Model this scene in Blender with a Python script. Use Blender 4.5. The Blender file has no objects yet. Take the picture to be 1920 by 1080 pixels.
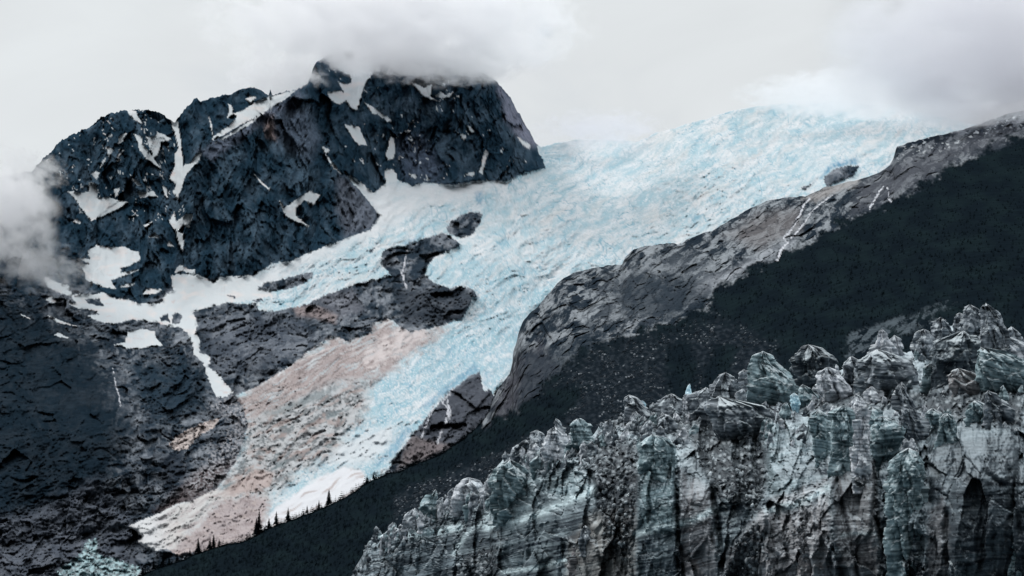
import bpy, math, random
import numpy as np

# ------------------------------------------------------------------ camera, sky, sun
sc = bpy.context.scene
R = math.radians
F = 3850.0                      # focal length in photo pixels (1920 wide)
PITCH = R(10.4)
CZ = 12.0
cam_d = bpy.data.cameras.new('camera'); cam = bpy.data.objects.new('camera', cam_d)
sc.collection.objects.link(cam); sc.camera = cam
cam.location = (0, 0, CZ); cam.rotation_euler = (R(90) + PITCH, 0, 0)
cam_d.angle = 2 * math.atan(960 / F); cam_d.clip_start = 1; cam_d.clip_end = 60000

SUN_EL, SUN_AZ = R(52), R(-62)   # azimuth from +Y towards +X: the light comes from the upper left, a little ahead
sun_d = bpy.data.lights.new('sun', 'SUN'); sun_d.energy = 1.4; sun_d.angle = R(10); sun_d.color = (1, .97, .93)
sun = bpy.data.objects.new('sun', sun_d); sc.collection.objects.link(sun)
sun.rotation_euler = (R(90) - SUN_EL, 0, math.pi - SUN_AZ)

w = bpy.data.worlds.new('World'); sc.world = w; w.use_nodes = True
nt = w.node_tree; nt.nodes.clear()
def N(t, **k):
    n = nt.nodes.new(t)
    for a, b in k.items():
        if a in n.inputs.keys() if isinstance(a, str) else False: n.inputs[a].default_value = b
        else: setattr(n, a, b)
    return n
def L(a, b): nt.links.new(a, b)
sky = N('ShaderNodeTexSky', sky_type='NISHITA', sun_disc=False, sun_elevation=SUN_EL, sun_rotation=SUN_AZ)
skm = N('ShaderNodeMix', data_type='RGBA', blend_type='MULTIPLY'); skm.inputs[0].default_value = 1
L(sky.outputs[0], skm.inputs[6]); skm.inputs[7].default_value = (.08, .08, .08, 1)
tc = N('ShaderNodeTexCoord')
mp = N('ShaderNodeMapping'); mp.inputs['Scale'].default_value = (5, 5, 13); L(tc.outputs['Generated'], mp.inputs[0])
n1 = N('ShaderNodeTexNoise'); n1.inputs['Scale'].default_value = 1.1; n1.inputs['Detail'].default_value = 6; n1.inputs['Roughness'].default_value = .5
n1.inputs['Distortion'].default_value = .5
L(mp.outputs[0], n1.inputs[0])
cr = N('ShaderNodeValToRGB'); L(n1.outputs[0], cr.inputs[0])
e = cr.color_ramp.elements
e[0].position = .28; e[0].color = (.66, .70, .735, 1)
e[1].position = .62; e[1].color = (.80, .835, .85, 1)
m = e.new(.45); m.color = (.755, .785, .80, 1)
# a thin place in the overcast where the blue sky shows through
def dirvec(u, v):
    yu = (540 - v) / F
    d = np.array([(u - 960) / F, math.cos(PITCH) - yu * math.sin(PITCH), math.sin(PITCH) + yu * math.cos(PITCH)])
    return d / np.linalg.norm(d)
geo_dir = tc.outputs['Generated']
def blob(u, v, rad, soft, warp):
    c = dirvec(u, v)
    nz = N('ShaderNodeTexNoise'); nz.inputs['Scale'].default_value = 34; nz.inputs['Detail'].default_value = 5; L(geo_dir, nz.inputs[0])
    sub = N('ShaderNodeVectorMath', operation='SUBTRACT'); L(nz.outputs['Color'], sub.inputs[0]); sub.inputs[1].default_value = (.5, .5, .5)
    scl = N('ShaderNodeVectorMath', operation='SCALE'); L(sub.outputs[0], scl.inputs[0]); scl.inputs['Scale'].default_value = warp
    add = N('ShaderNodeVectorMath', operation='ADD'); L(geo_dir, add.inputs[0]); L(scl.outputs[0], add.inputs[1])
    dd = N('ShaderNodeVectorMath', operation='DISTANCE'); L(add.outputs[0], dd.inputs[0]); dd.inputs[1].default_value = tuple(c)
    mr = N('ShaderNodeMapRange', interpolation_type='SMOOTHERSTEP'); L(dd.outputs['Value'], mr.inputs[0])
    mr.inputs[1].default_value = rad + soft; mr.inputs[2].default_value = max(rad - soft, 0); mr.inputs[3].default_value = 0; mr.inputs[4].default_value = 1
    return mr.outputs[0]
def mixc(fac, a, b, amt=1.0):
    mm = N('ShaderNodeMath', operation='MULTIPLY'); L(fac, mm.inputs[0]); mm.inputs[1].default_value = amt
    mx = N('ShaderNodeMix', data_type='RGBA'); L(mm.outputs[0], mx.inputs[0])
    L(a, mx.inputs[6])
    if isinstance(b, tuple): mx.inputs[7].default_value = b
    else: L(b, mx.inputs[7])
    return mx.outputs[2]
out = cr.outputs[0]
out = mixc(blob(1006, 48, .003, .009, .035), out, (.50, .60, .72, 1), .6)
out = mixc(blob(1850, 60, .055, .045, .05), out, (.53, .54, .57, 1), .9)
out = mixc(blob(700, 60, .03, .09, .08), out, (.78, .80, .82, 1), .6)
# brighter towards the zenith, darker under the horizon
sep = N('ShaderNodeSeparateXYZ'); L(geo_dir, sep.inputs[0])
zr = N('ShaderNodeMapRange'); L(sep.outputs[2], zr.inputs[0]); zr.inputs[1].default_value = .35; zr.inputs[2].default_value = 1; zr.inputs[3].default_value = 1.0; zr.inputs[4].default_value = 2.35
# unseen low sky behind the viewer is dimmed so light from above dominates
br = N('ShaderNodeMapRange', interpolation_type='SMOOTHSTEP'); L(sep.outputs[1], br.inputs[0]); br.inputs[1].default_value = -.45; br.inputs[2].default_value = .45; br.inputs[3].default_value = .28; br.inputs[4].default_value = 1
lo_ = N('ShaderNodeMapRange', interpolation_type='SMOOTHSTEP'); L(sep.outputs[2], lo_.inputs[0]); lo_.inputs[1].default_value = .25; lo_.inputs[2].default_value = .85; lo_.inputs[3].default_value = 0; lo_.inputs[4].default_value = 1
mxx = N('ShaderNodeMath', operation='MAXIMUM'); L(br.outputs[0], mxx.inputs[0]); L(lo_.outputs[0], mxx.inputs[1])
mzz = N('ShaderNodeMath', operation='MULTIPLY'); L(mxx.outputs[0], mzz.inputs[0]); L(zr.outputs[0], mzz.inputs[1])
vm = N('ShaderNodeVectorMath', operation='SCALE'); L(out, vm.inputs[0]); L(mzz.outputs[0], vm.inputs['Scale'])
mix = N('ShaderNodeMix', data_type='RGBA'); mix.inputs[0].default_value = .96
L(skm.outputs[2], mix.inputs[6]); L(vm.outputs[0], mix.inputs[7])
bg = N('ShaderNodeBackground'); bg.inputs['Strength'].default_value = 1.0
L(mix.outputs[2], bg.inputs[0])
wo = N('ShaderNodeOutputWorld'); L(bg.outputs[0], wo.inputs[0])

sc.view_settings.view_transform = 'Standard'; sc.view_settings.look = 'None'
sc.view_settings.exposure = 0; sc.view_settings.gamma = 1
sc.render.engine = 'CYCLES'
sc.cycles.max_bounces = 12; sc.cycles.diffuse_bounces = 3; sc.cycles.volume_bounces = 12
sc.cycles.volume_step_rate = 1.0; sc.cycles.volume_max_steps = 128
sc.cycles.transparent_max_bounces = 16
sc.cycles.use_denoising = True

# ------------------------------------------------------------------ numeric tools
rng = np.random.RandomState(7)
_P = np.tile(np.random.RandomState(1).permutation(256), 3)
_A = np.random.RandomState(2).rand(256) * 2 * np.pi
_GX, _GY = np.cos(_A), np.sin(_A)
_V = np.random.RandomState(3).rand(256) * 2 - 1
def fade(t): return t * t * t * (t * (t * 6 - 15) + 10)
def pn(x, y, s=0):
    xi = np.floor(x).astype(np.int64); yi = np.floor(y).astype(np.int64)
    xf = x - xi; yf = y - yi
    xi = (xi + s * 37) & 255; yi = (yi + s * 91) & 255
    x1 = (xi + 1) & 255; y1 = (yi + 1) & 255
    def g(a, b, dx, dy):
        h = _P[_P[a] + b]; return _GX[h] * dx + _GY[h] * dy
    a = g(xi, yi, xf, yf); b = g(x1, yi, xf - 1, yf); c = g(xi, y1, xf, yf - 1); d = g(x1, y1, xf - 1, yf - 1)
    sx = fade(xf); sy = fade(yf)
    a = a + (b - a) * sx; c = c + (d - c) * sx
    return (a + (c - a) * sy) * 1.5
def vn3(x, y, z, s=0):
    xi = np.floor(x).astype(np.int64); yi = np.floor(y).astype(np.int64); zi = np.floor(z).astype(np.int64)
    sx, sy, sz = fade(x - xi), fade(y - yi), fade(z - zi)
    xi = (xi + s * 17) & 255; yi &= 255; zi &= 255
    x1, y1, z1 = (xi + 1) & 255, (yi + 1) & 255, (zi + 1) & 255
    def h(a, b, c): return _V[_P[_P[_P[a] + b] + c]]
    def lp(a, b, t): return a + (b - a) * t
    return lp(lp(lp(h(xi, yi, zi), h(x1, yi, zi), sx), lp(h(xi, y1, zi), h(x1, y1, zi), sx), sy),
              lp(lp(h(xi, yi, z1), h(x1, yi, z1), sx), lp(h(xi, y1, z1), h(x1, y1, z1), sx), sy), sz)
def fbm(x, y, o=4, s=0, gain=.5):
    r = 0; a = 1; f = 1; t = 0
    for k in range(o):
        r = r + a * pn(x * f, y * f, s + k); t += a; a *= gain; f *= 2.03
    return r / t
def ridge(x, y, s=0): return 1 - 2 * np.abs(pn(x, y, s))
def ridged(x, y, o=4, s=0, gain=.5):
    r = 0; a = 1; f = 1; t = 0; wgt = 1
    for k in range(o):
        n = (1 - np.abs(pn(x * f, y * f, s + k))) ** 2
        r = r + a * n * wgt; t += a; wgt = np.clip(n * 1.4, 0, 1); a *= gain; f *= 2.03
    return r / t
def worley(x, y, s=0, jit=.9):
    """distance to nearest, second nearest point and id of the cell"""
    xi = np.floor(x).astype(np.int64); yi = np.floor(y).astype(np.int64)
    d1 = np.full(x.shape, 9.); d2 = np.full(x.shape, 9.); idx = np.zeros(x.shape, np.int64)
    for dx in (-1, 0, 1):
        for dy in (-1, 0, 1):
            cx, cy = xi + dx, yi + dy
            h = _P[_P[(cx + s * 13) & 255] + (cy & 255)]
            px = cx + .5 + (_V[h]) * .5 * jit; py = cy + .5 + _V[(h * 7 + 3) & 255] * .5 * jit
            d = np.hypot(x - px, y - py)
            c = d < d1
            d2 = np.where(c, d1, np.minimum(d2, d)); idx = np.where(c, h, idx); d1 = np.where(c, d, d1)
    return d1, d2, idx
def facets(x, y, size, s, slope=.5, step=.3, jit=.95):
    """broken planes: every cell of a scattered pattern is a tilted flat face"""
    x = x / size; y = y / size
    xi = np.floor(x).astype(np.int64); yi = np.floor(y).astype(np.int64)
    d1 = np.full(x.shape, 9.); idx = np.zeros(x.shape, np.int64); ox = np.zeros(x.shape); oy = np.zeros(x.shape)
    for dx in (-1, 0, 1):
        for dy in (-1, 0, 1):
            cx, cy = xi + dx, yi + dy
            h = _P[_P[(cx + s * 13) & 255] + (cy & 255)]
            px = x - (cx + .5 + (_V[h]) * .5 * jit); py = y - (cy + .5 + _V[(h * 7 + 3) & 255] * .5 * jit)
            d = np.maximum(np.abs(px + .3 * py), np.abs(py - .2 * px)) + .3 * np.hypot(px, py)
            c = d < d1
            idx = np.where(c, h, idx); ox = np.where(c, px, ox); oy = np.where(c, py, oy); d1 = np.where(c, d, d1)
    gx = _V[(idx * 3 + 11) & 255]; gy = _V[(idx * 5 + 7) & 255]
    return size * (slope * (gx * ox + gy * oy) * 2 + step * _V[(idx * 9 + 1) & 255])
def tonec(x, y, size, s):
    """one random tone in -1..1 for each broken face"""
    return _V[(worley(x / size, y / size, s)[2] * 3 + 5) & 255]
def pyr(x, y, size, s, jit=.95):
    """crowded pyramids that meet in sharp grooves: 1 at the tips, falling to 0 and below in the grooves"""
    x = x / size; y = y / size
    xi = np.floor(x).astype(np.int64); yi = np.floor(y).astype(np.int64); d1 = np.full(x.shape, 9.)
    for dx in (-1, 0, 1):
        for dy in (-1, 0, 1):
            cx, cy = xi + dx, yi + dy
            h = _P[_P[(cx + s * 13) & 255] + (cy & 255)]
            px = x - (cx + .5 + (_V[h]) * .5 * jit); py = y - (cy + .5 + _V[(h * 7 + 3) & 255] * .5 * jit)
            sk = _V[(h * 3 + 1) & 255] * .6
            d = np.maximum(np.abs(px + sk * py), np.abs(py - sk * px)) * (1 + .25 * _V[(h * 5 + 2) & 255]) - .25 * _V[(h * 9 + 5) & 255]
            d1 = np.minimum(d, d1)
    return 1 - 2 * d1
def blur(a, r, n=2):
    for _ in range(n):
        for ax in (0, 1):
            p = np.pad(a, [(r + 1, r) if i == ax else (0, 0) for i in (0, 1)], mode='edge').cumsum(ax)
            k = 2 * r + 1
            a = (p[k:] - p[:-k]) / k if ax == 0 else (p[:, k:] - p[:, :-k]) / k
    return a
def joints(a, b, la, lb, s, wd=.1):
    """sharp open joints, long along a"""
    return ss(wd, 0, np.abs(pn(a / la, b / lb, s))) * ss(-.1, .3, pn(a / la * .8 + 9, b / lb * .6, s + 1) + .15)
def ss(a, b, x):
    t = np.clip((x - a) / (b - a), 0, 1); return t * t * (3 - 2 * t)
def segdist(px, py, ax, ay, bx, by):
    dx, dy = bx - ax, by - ay
    t = np.clip(((px - ax) * dx + (py - ay) * dy) / (dx * dx + dy * dy + 1e-9), 0, 1)
    return np.hypot(px - ax - t * dx, py - ay - t * dy), t
def sdpoly(U, V, pts, margin=40):
    """signed distance, positive inside, -999 far away"""
    p = np.array(pts, float)
    out = np.full(U.shape, -999.)
    sel = (U > p[:, 0].min() - margin) & (U < p[:, 0].max() + margin) & (V > p[:, 1].min() - margin) & (V < p[:, 1].max() + margin)
    if not sel.any(): return out
    x, y = U[sel], V[sel]
    d = np.full(x.shape, 1e9); ins = np.zeros(x.shape, bool)
    for i in range(len(p)):
        a, b = p[i], p[(i + 1) % len(p)]
        d = np.minimum(d, segdist(x, y, a[0], a[1], b[0], b[1])[0])
        if a[1] != b[1]:
            c = ((a[1] > y) != (b[1] > y)) & (x < (b[0] - a[0]) * (y - a[1]) / (b[1] - a[1]) + a[0])
            ins ^= c
    out[sel] = np.where(ins, d, -d)
    return out
def dline(U, V, pts, margin=60):
    """distance to a polyline and the position along it (0..1)"""
    p = np.array(pts, float)
    d = np.full(U.shape, 999.); s = np.zeros(U.shape)
    sel = (U > p[:, 0].min() - margin) & (U < p[:, 0].max() + margin) & (V > p[:, 1].min() - margin) & (V < p[:, 1].max() + margin)
    x, y = U[sel], V[sel]; dd = np.full(x.shape, 999.); sg = np.zeros(x.shape)
    n = len(p) - 1
    for i in range(n):
        q, t = segdist(x, y, p[i][0], p[i][1], p[i + 1][0], p[i + 1][1])
        c = q < dd; dd = np.where(c, q, dd); sg = np.where(c, (i + t) / n, sg)
    d[sel] = dd; s[sel] = sg
    return d, s
def zz(x0, y0, s, pts): return [(x0 + x / s, y0 + y / s) for x, y in pts]
def tps(ctrl):
    """smooth surface through (u, v, value)"""
    c = np.array(ctrl, float); x = c[:, :2] / 500.; n = len(c)
    def k(r2): return .5 * r2 * np.log(r2 + 1e-12)
    K = k(((x[:, None] - x[None]) ** 2).sum(-1)) + np.eye(n) * .002
    Pm = np.hstack([np.ones((n, 1)), x])
    A = np.block([[K, Pm], [Pm.T, np.zeros((3, 3))]])
    sol = np.linalg.solve(A, np.concatenate([np.log(c[:, 2]), np.zeros(3)]))
    def f(U, V):
        a = U / 500.; b = V / 500.
        r = sol[n] + sol[n + 1] * a + sol[n + 2] * b
        for i in range(n):
            r = r + sol[i] * k((a - x[i, 0]) ** 2 + (b - x[i, 1]) ** 2)
        return np.exp(r)
    return f
def place(U, V, Y):
    yu = (540 - V) / F
    dx = (U - 960) / F; dy = math.cos(PITCH) - yu * math.sin(PITCH); dz = math.sin(PITCH) + yu * math.cos(PITCH)
    return np.stack([dx / dy * Y, Y, CZ + dz / dy * Y], -1)
def c3(r, g, b, gain=1.0):
    """display colour -> linear base colour"""
    a = np.array([r, g, b]) / 255.
    return np.where(a <= .04045, a / 12.92, ((a + .055) / 1.055) ** 2.4) * gain
def lerp(a, b, t): return a + (b - a) * t[..., None]

def upness(P):
    """how far each point of a relief faces the sky"""
    du = np.gradient(P, axis=1); dv = np.gradient(P, axis=0)
    n = np.cross(dv, du); n /= np.linalg.norm(n, axis=-1, keepdims=True) + 1e-9
    n = np.where((n[..., 1:2] > 0), -n, n)
    return n[..., 2]
# ------------------------------------------------------------------ materials
def mat(name, rough=.9, bump=.3, bscale=.5, var=.25, vscale=.1, spec=.2, grain=None, sss=0):
    m = bpy.data.materials.new(name); m.use_nodes = True
    t = m.node_tree; b = t.nodes['Principled BSDF']
    at = t.nodes.new('ShaderNodeAttribute'); at.attribute_name = 'Col'
    tcn = t.nodes.new('ShaderNodeTexCoord')
    src = tcn.outputs['Object']
    if grain:
        mpn = t.nodes.new('ShaderNodeMapping'); mpn.inputs['Rotation'].default_value = grain[0]; mpn.inputs['Scale'].default_value = grain[1]
        t.links.new(src, mpn.inputs[0]); src = mpn.outputs[0]
    a = t.nodes.new('ShaderNodeTexNoise'); a.inputs['Scale'].default_value = vscale; a.inputs['Detail'].default_value = 8; a.inputs['Roughness'].default_value = .65
    t.links.new(src, a.inputs[0])
    mr = t.nodes.new('ShaderNodeMapRange'); mr.inputs[1].default_value = .3; mr.inputs[2].default_value = .7; mr.inputs[3].default_value = 1 - var; mr.inputs[4].default_value = 1 + var
    t.links.new(a.outputs[0], mr.inputs[0])
    sc_ = t.nodes.new('ShaderNodeVectorMath'); sc_.operation = 'SCALE'
    t.links.new(at.outputs['Color'], sc_.inputs[0]); t.links.new(mr.outputs[0], sc_.inputs['Scale'])
    t.links.new(sc_.outputs[0], b.inputs['Base Color'])
    n2 = t.nodes.new('ShaderNodeTexNoise'); n2.inputs['Scale'].default_value = bscale; n2.inputs['Detail'].default_value = 10; n2.inputs['Roughness'].default_value = .7
    t.links.new(src, n2.inputs[0])
    bp = t.nodes.new('ShaderNodeBump'); bp.inputs['Strength'].default_value = bump; bp.inputs['Distance'].default_value = 1.0 / bscale * .3
    t.links.new(n2.outputs[0], bp.inputs['Height']); t.links.new(bp.outputs[0], b.inputs['Normal'])
    b.inputs['Roughness'].default_value = rough; b.inputs['Specular IOR Level'].default_value = spec
    return m
M = {
 'mountain_rock': mat('mountain_rock', .95, .6, .08, .3, .06, 0),
 'outcrop_rock': mat('outcrop_rock', .95, .6, .1, .3, .06, 0),
 'snow': mat('snow', .8, .1, .05, .03, .01, .2),
 'glacier_ice': mat('glacier_ice', .6, .35, .12, .06, .03, .3),
 'debris_ice': mat('debris_ice', .85, .5, .15, .2, .04, .2),
 'ridge_rock': mat('ridge_rock', .95, .6, .2, .3, .1, 0),
 'vegetation': mat('vegetation', 1, .5, .3, .25, .06, 0),
 'water': mat('water', .5, .3, .3, .1, .1, .3),
 'cliff_ice': mat('cliff_ice', .7, .5, 1.2, .22, .5, .12),
 'needle_green': mat('needle_green', 1, .1, 2, .15, .7, 0),
 'bark': mat('bark', .95, .3, 4, .3, 2, .1),
}

# ------------------------------------------------------------------ object tools
C = sc.collection
def mesh_obj(name, co, quads, col, material, smooth=False, tris=None):
    me = bpy.data.meshes.new(name)
    nv = len(co); me.vertices.add(nv); me.vertices.foreach_set('co', co.astype(np.float32).ravel())
    qs = len(quads) if quads is not None else 0; ts = len(tris) if tris is not None else 0
    loops = []
    if qs: loops.append(quads.ravel())
    if ts: loops.append(tris.ravel())
    lp = np.concatenate(loops).astype(np.int32)
    me.loops.add(len(lp)); me.loops.foreach_set('vertex_index', lp)
    me.polygons.add(qs + ts)
    start = np.concatenate([np.arange(qs) * 4, qs * 4 + np.arange(ts) * 3]).astype(np.int32)
    me.polygons.foreach_set('loop_start', start)
    me.update(calc_edges=True)
    if smooth: me.polygons.foreach_set('use_smooth', np.ones(qs + ts, bool))
    ca = me.color_attributes.new('Col', 'FLOAT_COLOR', 'POINT')
    rgba = np.ones((nv, 4), np.float32); rgba[:, :3] = col
    ca.data.foreach_set('color', rgba.ravel())
    me.materials.append(M[material])
    o = bpy.data.objects.new(name, me); C.objects.link(o)
    return o
def tag(o, label=None, cat=None, group=None, kind=None):
    if label: o['label'] = label
    if cat: o['category'] = cat
    if group: o['group'] = group
    if kind: o['kind'] = kind
    return o
def split_grid(P, col, owner, defs):
    """one continuous relief, handed out cell by cell to the objects in defs: id -> (name, material, smooth, tags)"""
    nr, nc = owner.shape
    idx = np.arange(nr * nc).reshape(nr, nc)
    q = np.stack([idx[:-1, :-1], idx[1:, :-1], idx[1:, 1:], idx[:-1, 1:]], -1).reshape(-1, 4)
    fo = owner[:-1, :-1].ravel()
    Pf = P.reshape(-1, 3); cf = col.reshape(-1, 3)
    res = {}
    for k, (name, material, smooth, tags) in defs.items():
        fq = q[fo == k]
        if not len(fq): print('EMPTY', name, tags.get('label')); continue
        used, inv = np.unique(fq, return_inverse=True)
        cf2 = cf[used]
        o = mesh_obj(name, Pf[used], inv.reshape(-1, 4), cf2, material, smooth)
        tag(o, **tags); res[k] = o
    return res

# ------------------------------------------------------------------ BACKGROUND: mountain, glacier, left slope
def crest_interp(pts, U):
    p = np.array(pts, float); return np.interp(U, p[:, 0], p[:, 1])
CREST = [(-420, 470), (-260, 400), (-60, 345), (60, 322), (80, 300), (95, 287), (118, 262), (133, 254), (137, 249), (141, 253), (170, 238), (182, 226), (186, 224), (205, 213), (225, 209), (240, 208), (262, 207),
         (285, 208), (305, 214), (318, 224), (328, 230), (338, 216), (352, 202), (364, 186), (368, 183), (376, 191), (388, 188), (402, 182), (420, 180), (445, 172), (470, 165),
         (492, 170), (503, 181), (507, 166), (511, 180), (530, 176), (548, 170), (564, 165), (575, 158), (582, 144), (590, 122), (606, 108), (640, 96), (680, 92), (720, 96), (760, 100), (800, 104),
         (850, 112), (900, 128), (925, 148), (942, 166), (958, 186), (975, 218), (990, 244), (1004, 268), (1014, 276), (1040, 268), (1080, 262), (1130, 262), (1180, 264), (1196, 266),
         (1225, 252), (1280, 236), (1330, 222), (1370, 208), (1420, 200), (1480, 194), (1560, 192), (1640, 196), (1700, 206), (1760, 218), (1800, 228), (1990, 262)]
DU = 1.75
us = np.concatenate([np.arange(-420, -60, 5.), np.arange(-60, 1985, DU), np.arange(1985, 2330, 5.)])
top = crest_interp(CREST, us)
rockcrest = ss(1012, 1000, us)
top = top - rockcrest * (5 * fbm(us / 14, us * 0 + 3.3, 3, 5) + 5 * np.abs(pn(us / 6, us * 0 + 8.1, 9)))
top = top - (1 - rockcrest) * (3.0 * fbm(us / 22, us * 0 + 1.3, 3, 15) + 2 * np.abs(pn(us / 7, us * 0, 19)))
bot = 1150.0
nrow = 500
# the rows lie closer together in the upper part, where the relief is steepest
t = np.linspace(0, 1, nrow)[:, None]
U = np.broadcast_to(us[None], (nrow, len(us))).copy()
V = top[None] + (bot - top[None]) * t
ctrl = [(-60, 1120, 2500), (100, 1000, 2750), (0, 800, 3100), (50, 600, 3700), (0, 420, 4200), (200, 800, 3000), (300, 1040, 2600), (200, 640, 3800),
        (260, 540, 4150), (260, 400, 4500), (250, 215, 4850), (330, 500, 4250), (450, 450, 4300), (450, 300, 4600), (560, 180, 5000), (620, 420, 4500), (700, 400, 4600), (640, 120, 5300),
        (760, 110, 5350), (900, 150, 5400), (750, 330, 4950), (900, 330, 5150), (1000, 290, 5500), (400, 560, 4150), (330, 640, 3800), (430, 740, 3400), (600, 600, 3850),
        (520, 700, 3350), (640, 670, 3500), (800, 500, 4150), (860, 450, 4450), (880, 560, 3900), (860, 650, 3600), (700, 760, 3050), (800, 760, 2950), (700, 880, 2720), (500, 900, 2800), (420, 1000, 2600), (800, 850, 2700),
        (600, 1000, 2500), (1000, 400, 4700), (1000, 600, 3850), (950, 720, 3200), (1250, 460, 4500), (1300, 300, 5200), (1100, 265, 6600), (1500, 200, 6400), (1550, 330, 4700), (1700, 250, 5500), (1980, 240, 5800), (1500, 500, 4200), (1200, 900, 2800), (1980, 600, 3500)]
fY_bg = tps(ctrl)
Y0 = fY_bg(U, V)

# --- regions -------------------------------------------------------------
wob = 5 * fbm(U / 22, V / 22, 4, 40) + 2.2 * pn(U / 4.5, V / 4.5, 47)
wobs = 2.5 * fbm(U / 9, V / 9, 3, 42) + 1.2 * pn(U / 3.5, V / 3.5, 48)
def reg(pts, wb=wobs): return sdpoly(U, V, pts) + wb
A_ = (60, 180, 3.6); B_ = (40, 400, 3.6); C_ = (340, 100, 3.6); D_ = (640, 100, 3.6); E_ = (480, 80, 2.0); Z5 = (420, 400, 3.0); Z6 = (240, 640, 2.769)
GLACIER = [(470, 520), (480, 513), (515, 492), (545, 490), (575, 475), (610, 462), (650, 447), (695, 430), (712, 405), (690, 375), (668, 350), (645, 322), (660, 332), (684, 348), (700, 362), (717, 350), (728, 338), (745, 337),
           (775, 350), (790, 342), (850, 347), (900, 338), (950, 340), (980, 326), (1022, 315), (1019, 300), (1008, 284), (1012, 200), (1020, -50), (2100, -50), (2100, 900), (1100, 900), (925, 742), (918, 728), (906, 735), (903, 716), (899, 697), (880, 705), (862, 720),
           (835, 742), (815, 765), (790, 795), (775, 812), (756, 838), (738, 865), (715, 895), (690, 925), (640, 990), (560, 1050), (480, 1100), (420, 1130), (392, 1036), (362, 1036), (335, 1043), (322, 1034), (312, 1028), (290, 1032), (272, 1027), (258, 1017), (266, 1006), (240, 987), (262, 976), (292, 966), (330, 945), (359, 940), (385, 925),
           (406, 915), (425, 890), (440, 870), (452, 840), (464, 800), (457, 766), (442, 741), (471, 730), (507, 709), (540, 687), (572, 665), (570, 664), (590, 650), (607, 640), (620, 630), (636, 633), (650, 640), (675, 632), (697, 623), (698, 606), (727, 597), (742, 604), (752, 615),
           (770, 622), (820, 613), (867, 597), (883, 570), (884, 556), (895, 557), (887, 543), (863, 535), (845, 540), (820, 533), (797, 517), (800, 500), (817, 480), (860, 463), (863, 457), (850, 447), (833, 437), (820, 440), (787, 450), (760, 462), (730, 465),
           (715, 473), (717, 497), (733, 517), (710, 523), (673, 530), (627, 547), (600, 557), (577, 570), (560, 574), (517, 583), (487, 583), (480, 572), (453, 570), (427, 567), (400, 560)]
sd_gl = reg(GLACIER)
isl = [[(837, 428), (845, 415), (862, 405), (880, 398), (898, 397), (905, 404), (900, 420), (885, 440), (864, 446), (845, 440)],
       zz(*Z5, [(185, 425), (230, 390), (330, 370), (420, 345), (500, 325), (495, 360), (460, 390), (370, 425), (290, 438)]),
       zz(*Z5, [(160, 490), (215, 478), (225, 490), (190, 498)]), zz(*Z5, [(0, 458), (70, 465), (60, 478)]),
       [(1543, 334), (1560, 318), (1590, 309), (1610, 312), (1600, 330), (1572, 342), (1550, 350)],
       [(1499, 352), (1520, 346), (1510, 356)],
       zz(*Z5, [(800, 210), (850, 195), (830, 215)])]
sd_isl = [reg(p) for p in isl]
SNOWFIELD = zz(*B_, [(150, 420), (230, 460), (325, 490), (320, 520), (350, 545), (480, 548), (560, 535), (640, 580), (700, 575), (800, 610), (930, 605), (980, 545), (1025, 520), (1010, 420), (1050, 410), (1115, 410), (1170, 410), (1230, 430), (1300, 470),
            (1340, 430), (1440, 425), (1560, 420), (1700, 560), (1440, 600), (1390, 600), (1240, 640), (1155, 665), (1190, 740), (1175, 800), (1205, 870), (1195, 940), (1275, 965), (1265, 1040), (1330, 1080), (1360, 1130), (1430, 1205), (1385, 1240), (1310, 1240), (1290, 1180), (1250, 1090), (1240, 1030), (1165, 950), (1155, 880),
            (1110, 790), (1060, 765), (1000, 765), (920, 735), (740, 715), (640, 745), (560, 740), (480, 710), (440, 690), (520, 680), (450, 650), (380, 640), (320, 610), (370, 605), (330, 560), (240, 530), (180, 500)])
sd_sf = reg(SNOWFIELD)
SF_HOLES = [zz(*B_, p) for p in ([(930, 700), (990, 680), (1005, 735), (940, 725)], [(1020, 690), (1050, 668), (1083, 690), (1070, 740), (1020, 750)], [(430, 580), (530, 575), (550, 625), (450, 612)], [(450, 655), (510, 660), (500, 682), (460, 680)])]
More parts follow.
